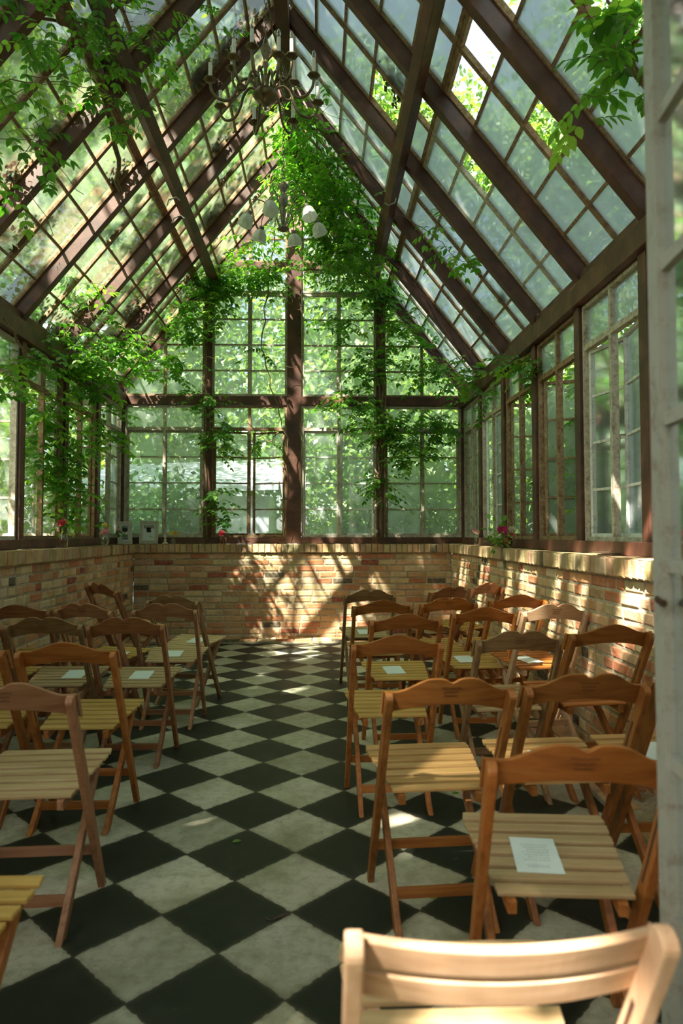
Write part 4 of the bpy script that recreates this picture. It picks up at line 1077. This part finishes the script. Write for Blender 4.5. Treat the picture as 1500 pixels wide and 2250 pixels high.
vine('climbing_vine', 'leafy vine spray reaching in under the right eave beam',
     [([Q(1190, 860, 5.6), Q(1180, 800, 5.6), Q(1120, 790, 5.8)], 0.006)],
     [(Q(1140, 790, 5.7), 14, (.22, .2, .08)), (Q(1180, 800, 5.5), 8, (.14, .15, .1)), (Q(1020, 820, 7.4), 26, (.28, .3, .14)), (Q(1060, 860, 7.0), 8, (.14, .2, .12))], lsz=0.062)
vine('climbing_vine', 'vine climbing outside between the opened right windows',
     [([Q(1140, 1190, 6.2)+Vector((.25, 0, 0)), Q(1150, 1000, 6.0)+Vector((.25, 0, 0)), Q(1150, 820, 6.0)+Vector((.2, 0, 0))], 0.010)],
     [((2.15, 5.9, 1.7), 26, (.12, .4, .35)), ((2.2, 5.0, 1.5), 26, (.12, .35, .3)), ((2.15, 5.2, 2.3), 16, (.12, .5, .2)), ((2.15, 4.9, 1.35), 12, (.1, .3, .1))], lsz=0.062)
vine('climbing_vine', 'vine creeping along the ridge above the large chandelier',
     [([(CX+0.1, 3.4, RIDGE-0.25), (CX-0.1, 5.0, RIDGE-0.22), (CX+0.1, 6.8, RIDGE-0.25)], 0.012)],
     [((CX+0.15, 6.4, RIDGE-0.35), 26, (.2, .5, .12)), ((CX+0.1, 7.6, RIDGE-0.5), 34, (.3, .4, .2)), ((CX-0.5, 7.9, 4.6), 20, (.35, .2, .2))], tend=8)

# ------------------------------------------------------------ hooks and stays on the roof frame
HK = 'casement stays on the roof frame'
hooks = [(1385, 225*0+440, 3.75, 'bent iron stay at the right eave corner nearest the door'), (900, 187, 4.5, 'bent iron stay beside the right purlin, upper'), (1180, 690, 5.5, 'white iron stay where the third right rafter meets the eave'),
         (1100, 765, 6.5, 'white iron stay where the fourth right rafter meets the eave'), (352, 358, 5.0, 'bent iron stay beside the left purlin, upper'), (405, 480, 5.6, 'bent iron stay beside the left purlin, lower'), (395, 440, 5.4, 'pale stay lying on the left rafter'), (845, 445, 5.9, 'bent stay beside the right purlin, lower')]
for (x, y, Y, lb) in hooks:
    m = MB(); p = P(x, y, Y); o_ = [Vector((0, 0, 0)), Vector((0.03, 0, -0.025)), Vector((0.09, 0.0, 0.0)), Vector((0.10, 0, 0.04))]
    m.tube([Vector(q)*(1 if x > 700 else -1) for q in o_], 0.006, 6)
    ob = m.build('window_stay', MAT['hook']); ob.location = p; tag(ob, lb, 'window stay', HK)

# ------------------------------------------------------------ chandeliers
def hang_chain(m, x, y, z0, z1):
    k = 0; z = z0
    while z < z1:
        a = 0 if k % 2 else math.pi/2; pts = []
        for j in range(10):
            t = 2*math.pi*j/10; pts.append((x+math.cos(t)*0.011*math.cos(a), y+math.cos(t)*0.011*math.sin(a), z+0.02+math.sin(t)*0.02))
        m.tube(pts, 0.003, 5, True); z += 0.031; k += 1
ch = thing('chandelier', 'large aged brass chandelier with two tiers of candle arms, hanging from the ridge', 'chandelier', (0, 0, 0))
c1 = P(583, 218, 4.2); ch.location = c1
m = MB(); hang_chain(m, 0, 0, 0.40, RIDGE-0.17-c1.z); m.build('chain', MAT['brass'], ch, smooth=True)
m = MB()
m.lathe([(0.0, -0.075), (0.008, -0.07), (0.010, -0.055), (0.006, -0.048), (0.016, -0.04), (0.030, -0.03), (0.034, -0.015), (0.060, 0.0), (0.074, 0.012), (0.078, 0.03), (0.070, 0.045), (0.045, 0.05), (0.018, 0.06), (0.012, 0.10), (0.016, 0.13), (0.022, 0.15), (0.012, 0.165), (0.012, 0.20), (0.020, 0.22), (0.016, 0.24), (0.011, 0.26)], n=24)
m.build('body', MAT['brass'], ch, smooth=True)
m = MB(); m.lathe([(0.011, 0.24), (0.016, 0.26), (0.036, 0.33), (0.030, 0.335), (0.022, 0.35), (0.012, 0.39), (0.006, 0.41)], n=6); m.build('stem', MAT['brass'], ch)
def catmull(pts, n=6):
    pts = [Vector(p) for p in pts]; out = []
    for i in range(len(pts)-1):
        a, b_, c, d = pts[max(i-1, 0)], pts[i], pts[i+1], pts[min(i+2, len(pts)-1)]
        for j in range(n):
            t = j/n; out.append(0.5*((2*b_)+(c-a)*t+(2*a-5*b_+4*c-d)*t*t+(3*b_-a-3*c+d)*t**3))
    out.append(pts[-1]); return out
def candle_arm(parent, ang, prof, h=0.085, bulb=True):
    ca, sa = math.cos(ang), math.sin(ang)
    f_ = lambda r_, z: Vector((r_*ca, r_*sa, z))
    m = MB(); m.tube([f_(r_, z) for r_, z in [(p.x, p.z) for p in catmull([(r_, 0, z) for r_, z in prof])]], 0.0088, 8)
    arm = m.build('arm', MAT['brass'], parent, smooth=True)
    r1, z1 = prof[-1]; c = f_(r1, z1)
    m = MB(); m.lathe([(0.006, -0.006), (0.020, 0.002), (0.040, 0.012), (0.042, 0.017), (0.022, 0.018), (0.014, 0.020), (0.014, 0.034), (0.0, 0.036)], c, 6); m.build('drip_pan', MAT['brass'], arm)
    m = MB(); m.lathe([(0.0, 0.034), (0.012, 0.034), (0.012, 0.034+h), (0.004, 0.036+h), (0.0, 0.036+h)], c, 12); m.build('candle_sleeve', MAT['candle'], arm, smooth=False)
    if bulb:
        m = MB(); z = 0.034+h
        m.lathe([(0.006, z), (0.011, z+0.012), (0.0135, z+0.024), (0.010, z+0.040), (0.004, z+0.052), (0.0, z+0.056)], c, 12); m.build('bulb', MAT['bulb'], arm, smooth=True)
low = [(0.05, 0.03), (0.075, 0.085), (0.12, 0.105), (0.165, 0.07), (0.19, 0.0), (0.23, -0.055), (0.29, -0.06), (0.335, -0.02), (0.345, 0.035)]
upp = [(0.04, 0.045), (0.055, 0.12), (0.09, 0.15), (0.115, 0.10), (0.14, 0.06), (0.18, 0.065), (0.205, 0.11), (0.21, 0.18)]
for i in range(8): candle_arm(ch, 2*math.pi*i/8+0.3, low, bulb=(i not in (2, 3, 4)))
for i in range(5): candle_arm(ch, 2*math.pi*i/5+0.62, upp)
ch = thing('chandelier', 'smaller scrolled iron chandelier with frosted tulip glass shades among the vines', 'chandelier', (0, 0, 0))
c2 = P(622, 503, 5.9); ch.location = c2
m = MB(); hang_chain(m, 0, 0, 0.42, RIDGE-0.17-c2.z); m.build('chain', MAT['iron'], ch, smooth=True)
m = MB(); m.lathe([(0.0, -0.03), (0.02, -0.022), (0.05, -0.008), (0.055, 0.0), (0.02, 0.01), (0.012, 0.03), (0.018, 0.10), (0.024, 0.16), (0.014, 0.19), (0.026, 0.20), (0.038, 0.235), (0.040, 0.26), (0.028, 0.30), (0.014, 0.315), (0.016, 0.33), (0.032, 0.345), (0.030, 0.36), (0.050, 0.375), (0.036, 0.40), (0.012, 0.42), (0.0, 0.43)], n=20)
m.build('body', MAT['iron'], ch, smooth=True)
for i in range(6):
    a = 2*math.pi*i/6+0.25; ca, sa = math.cos(a), math.sin(a)
    prof = catmull([(0.03, 0, 0.0), (0.07, 0, 0.10), (0.14, 0, 0.20), (0.23, 0, 0.23), (0.29, 0, 0.18), (0.30, 0, 0.12)])
    m = MB(); m.tube([(p.x*ca, p.x*sa, p.z) for p in prof], 0.0045, 6)
    prof = catmull([(0.03, 0, 0.02), (0.06, 0, 0.14), (0.11, 0, 0.24), (0.16, 0, 0.22), (0.15, 0, 0.17), (0.125, 0, 0.185)])
    m.tube([(p.x*ca, p.x*sa, p.z) for p in prof], 0.003, 6)
    prof = catmull([(0.02, 0, 0.36), (0.08, 0, 0.42), (0.13, 0, 0.36), (0.10, 0, 0.31), (0.085, 0, 0.35)])
    m.tube([(p.x*math.cos(a+.5), p.x*math.sin(a+.5), p.z) for p in prof], 0.003, 6)
    arm = m.build('arm', MAT['iron'], ch, smooth=True)
    tilt = Matrix.Rotation(-0.35, 3, Vector((-sa, ca, 0)))
    m = MB(); m.lathe([(0.0, 0.02), (0.022, 0.018), (0.024, 0.0), (0.018, -0.02), (0.0, -0.02)], (0.30*ca, 0.30*sa, 0.10), 12, tilt); m.build('shade_holder', MAT['iron'], arm)
    m = MB(); m.lathe([(0.018, -0.01), (0.040, -0.025), (0.056, -0.055), (0.060, -0.085), (0.064, -0.115)], (0.30*ca, 0.30*sa, 0.10), 32, tilt, 0.06, 8); m.build('lamp_shade', MAT['shade'], arm, smooth=True)

# ------------------------------------------------------------ things on the brick ledge
TOPZ = WALLH+0.001
def jar(prof, mat, parent, name='jar'):
    m = MB(); m.lathe(prof, (0, 0, 0), 18); return m.build(name, mat, parent, smooth=True)
def flower(parent, c, rad, mat, seed, petals=16, layers=3, tilt=(0, -0.7, 0.5)):
    r_ = np.random.default_rng(seed); m = MB(); c = Vector(c)
    zax = Vector(tilt).normalized(); xax = zax.cross(Vector((0, 0, 1))); xax = (xax if xax.length > 0.05 else Vector((1, 0, 0))).normalized(); yax = zax.cross(xax)
    for l in range(layers):
        rr = rad*(1-0.27*l); lift = 0.12+0.28*l; n = max(5, petals-3*l)
        for k in range(n):
            a = 2*math.pi*(k+0.5*(l % 2))/n+r_.normal()*0.06; d = xax*math.cos(a)+yax*math.sin(a); s_ = zax.cross(d)
            tip = c+d*rr+zax*rr*lift; mid = c+d*rr*0.55+zax*rr*lift*0.8; w_ = rr*3.2/n
            b = len(m.v); m.v += [tuple(c), tuple(mid-s_*w_), tuple(tip), tuple(mid+s_*w_)]; m.face(b, b+1, b+2, b+3)
    ball = [(0.0, -0.1), (0.22, -0.02), (0.25, 0.15), (0.0, 0.3)]
    m.lathe([(q[0]*rad, q[1]*rad) for q in ball], c, 8)
    return m.build('flower_head', mat, parent)
def stems(parent, pts, r_=0.002):
    m = MB(); [m.tube(p, r_, 5) for p in pts]; return m.build('flower_stem', MAT['stemg'], parent, smooth=True)
MAT['stemg'] = m_plain('green_stem', (0.08, 0.20, 0.03), 0.6)
def leaves(parent, c, rad, n, size, seed, mat='vine', up=0.3):
    g = np.random.default_rng(seed); d = g.normal(size=(n, 3)); d[:, 2] += up; d /= np.linalg.norm(d, axis=1, keepdims=True)
    o_ = np.array(c)+d*rad*g.random((n, 1)); nr = g.normal(size=(n, 3)); nr[:, 2] += 1.5
    return leaf_mesh('leaves', o_, d, nr, size*(0.7+0.6*g.random(n)), MAT[mat], parent, 'leaf', g.random(n), 1.2)
def ledge(px, Y=None, X=None):
    if X is not None:
        d = ray(px, 1172); y = X/(d.x/d.y); return Vector((X, y, TOPZ))
    d = ray(px, 1172); return Vector((Y*d.x/d.y, Y, TOPZ))
JV = 'bud vases along the brick ledge'
JT = [(0.0, 0.002), (0.026, 0.002), (0.029, 0.01), (0.029, 0.07), (0.024, 0.085), (0.024, 0.10)]
RB = [(0.0, 0.002), (0.018, 0.002), (0.036, 0.02), (0.040, 0.045), (0.034, 0.07), (0.018, 0.085), (0.020, 0.10)]
YL = 8.22
t = thing('flower_jar', 'clear glass jar of rose and pale leaves in sunlight on left ledge', 'vase', ledge(140, X=-2.27), 0, JV)
jar([(r_*1.35, z*1.2) for r_, z in JT], MAT['rosejar'], t); stems(t, [[(0, 0, .01), (.01, 0, .12), (.0, 0, .2)], [(0, 0, .01), (.03, .02, .15), (.09, .05, .26)], [(0, 0, .01), (-.02, 0, .14), (-.05, 0, .2)]])
flower(t, (-0.01, -0.02, 0.22), 0.045, MAT['redf'], 1, 9, 4); flower(t, (-0.055, -0.01, 0.19), 0.04, MAT['cream'], 2, 9, 4); leaves(t, (0.05, 0.05, 0.22), 0.20, 90, 0.055, 3)
t = thing('flower_vase', 'round clear vase with pink and yellow flowers on left ledge', 'vase', ledge(231, X=-2.26), 0, JV)
jar([(r_*1.15, z*1.1) for r_, z in RB], MAT['jar'], t); stems(t, [[(0, 0, .01), (.0, 0, .14)], [(0, 0, .01), (-.01, 0, .2)]])
flower(t, (0.0, -0.02, 0.14), 0.05, MAT['pink'], 4, 11, 5); flower(t, (-0.01, 0, 0.215), 0.035, MAT['yellowf'], 5, 9, 4); flower(t, (0.02, 0.02, 0.20), 0.03, MAT['yellowf'], 6, 9, 3)
t = thing('bud_vase', 'small clear vase with drooping greenery beside the double photo frame', 'vase', ledge(263, X=-2.21), 0, JV)
jar(JT, MAT['jar'], t); leaves(t, (0, 0, 0.14), 0.06, 26, 0.04, 7, 'tree_dark'); flower(t, (-0.01, -0.01, 0.17), 0.03, MAT['peach'], 8, 8, 3)
def photo_frame(label, loc, rz, w_, h_, double):
    t = thing('photo_frame', label, 'photo frame', loc, rz, 'carved ivory photo frames on the ledge')
    T = Matrix.Rotation(R(-9), 4, 'X'); bd = 0.042
    def fin(m, nm, mt, **k): m.v = [tuple(T @ Vector(v)) for v in m.v]; return m.build(nm, mt, t, **k)
    m = MB()
    m.box(-w_/2, w_/2, 0, .016, 0, bd); m.box(-w_/2, w_/2, 0, .016, h_-bd, h_); m.box(-w_/2, -w_/2+bd, 0, .016, bd, h_-bd); m.box(w_/2-bd, w_/2, 0, .016, bd, h_-bd)
    if double: m.box(-w_/2+bd, w_/2-bd, 0, .016, h_/2-.012, h_/2+.012)
    r_ = random.Random(9)
    for side in range(4):
        L = w_ if side < 2 else h_; n = int(L/0.024)
        for i in range(n):
            q = (i+0.5)/n; off = 0.006
            if side == 0: c = (-w_/2+q*w_, bd/2)
            elif side == 1: c = (-w_/2+q*w_, h_-bd/2)
            elif side == 2: c = (-w_/2+bd/2, q*h_)
            else: c = (w_/2-bd/2, q*h_)
            for rad in (0.013,):
                pts = [(c[0]+math.cos(a_)*rad*(1-a_/9.0)*(1.4 if side < 2 else 1), -0.004, c[1]+math.sin(a_)*rad*(1-a_/9.0)*(1 if side < 2 else 1.4)) for a_ in [j*0.7+r_.random() for j in range(9)]]
                m.tube(pts, 0.0035, 5)
    fin(m, 'carved_frame', MAT['ivory'])
    m = MB(); m.box(-w_/2+bd, w_/2-bd, .008, .012, bd, h_-bd); fin(m, 'mat_board', MAT['paper'])
    pic = m_plain('photo_tones', (0.10, 0.13, 0.09), 0.4, 0, 0.6, 40)
    m = MB()
    if double:
        m.box(-w_/2+bd+.006, w_/2-bd-.006, .006, .008, bd+.008, h_/2-.02); m.box(-w_/2+bd+.006, w_/2-bd-.006, .006, .008, h_/2+.02, h_-bd-.008)
    else:
        iw = w_-2*bd
        for i, (a, b_) in enumerate(((-.45, -.22), (-.16, .06), (.14, .40))):
            x0, x1 = iw*a, iw*b_; z0, z1 = h_-bd-0.052, h_-bd-0.010; t_ = (x1-x0)*0.26
            m.box(x0, x0+t_, .006, .008, z0, z1); m.box(x1-t_, x1, .006, .008, z0, z1); m.box(x0, x1, .006, .008, z1-.008, z1); m.box(x0, x1, .006, .008, (z0+z1)/2-.004, (z0+z1)/2+.004)
        m.box(iw*.12, iw*.17, .006, .008, h_*0.30, h_*0.36); m.box(iw*.17, iw*.42, .006, .008, h_*0.29, h_*0.305)
    fin(m, 'photograph' if double else 'printed_letters', pic if double else MAT['ink'])
    m = MB(); m.beam((0, 0.0, h_*0.7), (0, 0.11, 0.0), 0.05, 0.005, (1, 0, 0)); m.build('easel_back', MAT['dark'], t); return t
photo_frame('carved ivory frame with two small photographs, in the ledge corner', ledge(279, Y=8.02)+Vector((-.02, 0, 0.002)), R(28), 0.165, 0.265, True)
photo_frame('carved ivory frame with one sheet topped by dark capitals', ledge(326, Y=8.22)+Vector((0, 0, 0.002)), R(2), 0.22, 0.275, False)
t = thing('candlestick', 'short ivory candlestick holder right of the single photo frame', 'candlestick', ledge(363, Y=YL), 0)
m = MB(); m.lathe([(0.0, 0), (0.036, 0.0), (0.034, 0.012), (0.012, 0.025), (0.018, 0.045), (0.009, 0.065), (0.016, 0.085), (0.013, 0.11), (0.0, 0.112)], n=16); m.build('stem', MAT['ivory'], t, smooth=True)
m = MB(); m.lathe([(0.0, 0.11), (0.009, 0.112), (0.009, 0.19), (0.0, 0.192)], n=12); m.build('candle', MAT['cream'], t)
t = thing('bud_vase', 'small green glass vase of orange-yellow flowers near the candlestick', 'vase', ledge(381, Y=YL), 0, JV)
jar([(r_*0.7, z*0.75) for r_, z in RB], MAT['jar'], t); stems(t, [[(0, 0, .01), (-.02, 0, .11)], [(0, 0, .01), (.02, 0, .12)]])
flower(t, (-0.028, 0, 0.125), 0.036, MAT['yellowf'], 11, 10, 4); flower(t, (0.026, 0, 0.13), 0.034, MAT['orangef'], 12, 10, 4)
t = thing('bud_vase', 'amber glass vase with one crimson flower below the vined post', 'vase', ledge(487, Y=YL), 0, JV)
jar(JT, MAT['amber'], t); stems(t, [[(0, 0, .01), (.0, 0, .11)]]); flower(t, (0, -0.015, 0.125), 0.05, MAT['redf'], 13, 14, 4)
t = thing('bud_vase', 'amber glass vase with one cream rose beside the right gable post', 'vase', ledge(823, Y=YL), 0, JV)
jar(JT, MAT['amber'], t); stems(t, [[(0, 0, .01), (.0, 0, .12)]]); flower(t, (0.0, -0.01, 0.15), 0.042, MAT['cream'], 14, 12, 5); flower(t, (-0.05, -0.01, 0.115), 0.018, MAT['cream'], 15, 7, 3)
t = thing('bud_vase', 'clear square vase with faded pink flowers in back right corner', 'vase', ledge(1047, X=1.72), 0, JV)
jar(JT, MAT['jar'], t); stems(t, [[(0, 0, .01), (.0, 0, .13)]]); flower(t, (0.0, -0.01, 0.14), 0.035, MAT['peach'], 16, 12, 4); flower(t, (-0.03, 0, 0.155), 0.028, MAT['pink'], 17, 10, 3)
t = thing('flower_arrangement', 'low copper bowl of magenta gerbera, dried bloom and trailing leaves on right ledge', 'flower arrangement', ledge(1112, X=1.66), 0)
m = MB(); m.lathe([(0.0, 0.0), (0.03, 0.0), (0.05, 0.02), (0.056, 0.05), (0.046, 0.08), (0.048, 0.09)], n=20); m.build('bowl', m_plain('copper', (0.45, 0.16, 0.09), 0.3, 0.7), t, smooth=True)
flower(t, (-0.05, -0.06, 0.155), 0.056, MAT['magenta'], 18, 20, 3, (-0.2, -1, 0.25)); flower(t, (0.045, -0.03, 0.16), 0.042, MAT['cream'], 19, 14, 4); flower(t, (0.035, -0.06, 0.105), 0.028, MAT['redf'], 20, 10, 3)
leaves(t, (-0.06, -0.05, 0.08), 0.13, 110, 0.035, 21, up=-0.1); leaves(t, (-0.10, -0.04, 0.15), 0.12, 14, 0.06, 22)
# debris on the nearest right sill, litter on the floor
for i, (x, y, rz, L, lb) in enumerate(((1.68, 3.9, 0.3, 0.16, 'dark broken slat lying on the nearest right sill'), (1.70, 4.05, -0.2, 0.13, 'thin twig resting across the broken slat on the right sill'))):
    m = MB(); m.beam((-L/2, 0, 0.004), (L/2, 0, 0.007), 0.018-0.01*i, 0.006); ob = m.build('wood_scrap', MAT['bark']); ob.location = (x, y, TOPZ+0.001+0.008*i); ob.rotation_euler = (0, 0, rz); tag(ob, lb, 'debris')
q = PZ(618, 2018, 0.0)
m = MB(); m.tube([(-.03, 0, .005), (0, .006, .006), (.035, .0, .005)], [0.003, .006, .002], 6); ob = m.build('twig', MAT['bark']); ob.location = q; ob.rotation_euler = (0, 0, 0.5); tag(ob, 'short curled twig on the white floor tile in the aisle', 'twig')
q = PZ(590, 2022, 0.0)
m = MB(); m.tube([(-.012, 0, .003), (.012, .0, .003)], [0.003, .002], 6); ob = m.build('twig', MAT['bark']); ob.location = q; ob.rotation_euler = (0, 0, -0.6); tag(ob, 'tiny twig stub just left of the curled twig', 'twig')
for i, (x, y, lb) in enumerate(((510, 1850, 'small green leaf on the dark tile beside the left chairs'), (942, 1972, 'pale green leaf lying under the dappled aisle chair'), (992, 1743, 'small curled leaf on the dark tile under the dappled chair'))):
    q = PZ(x, y, 0.003); o_ = leaf_mesh('fallen_leaf', np.array([[0., 0, 0]]), np.array([[1., .3, 0.02]]), np.array([[0., 0, 1]]), np.array([0.04]), MAT['vine'], None, 'leaf', np.array([0.8]), 1.3); o_.location = q; tag(o_, lb, 'leaf')
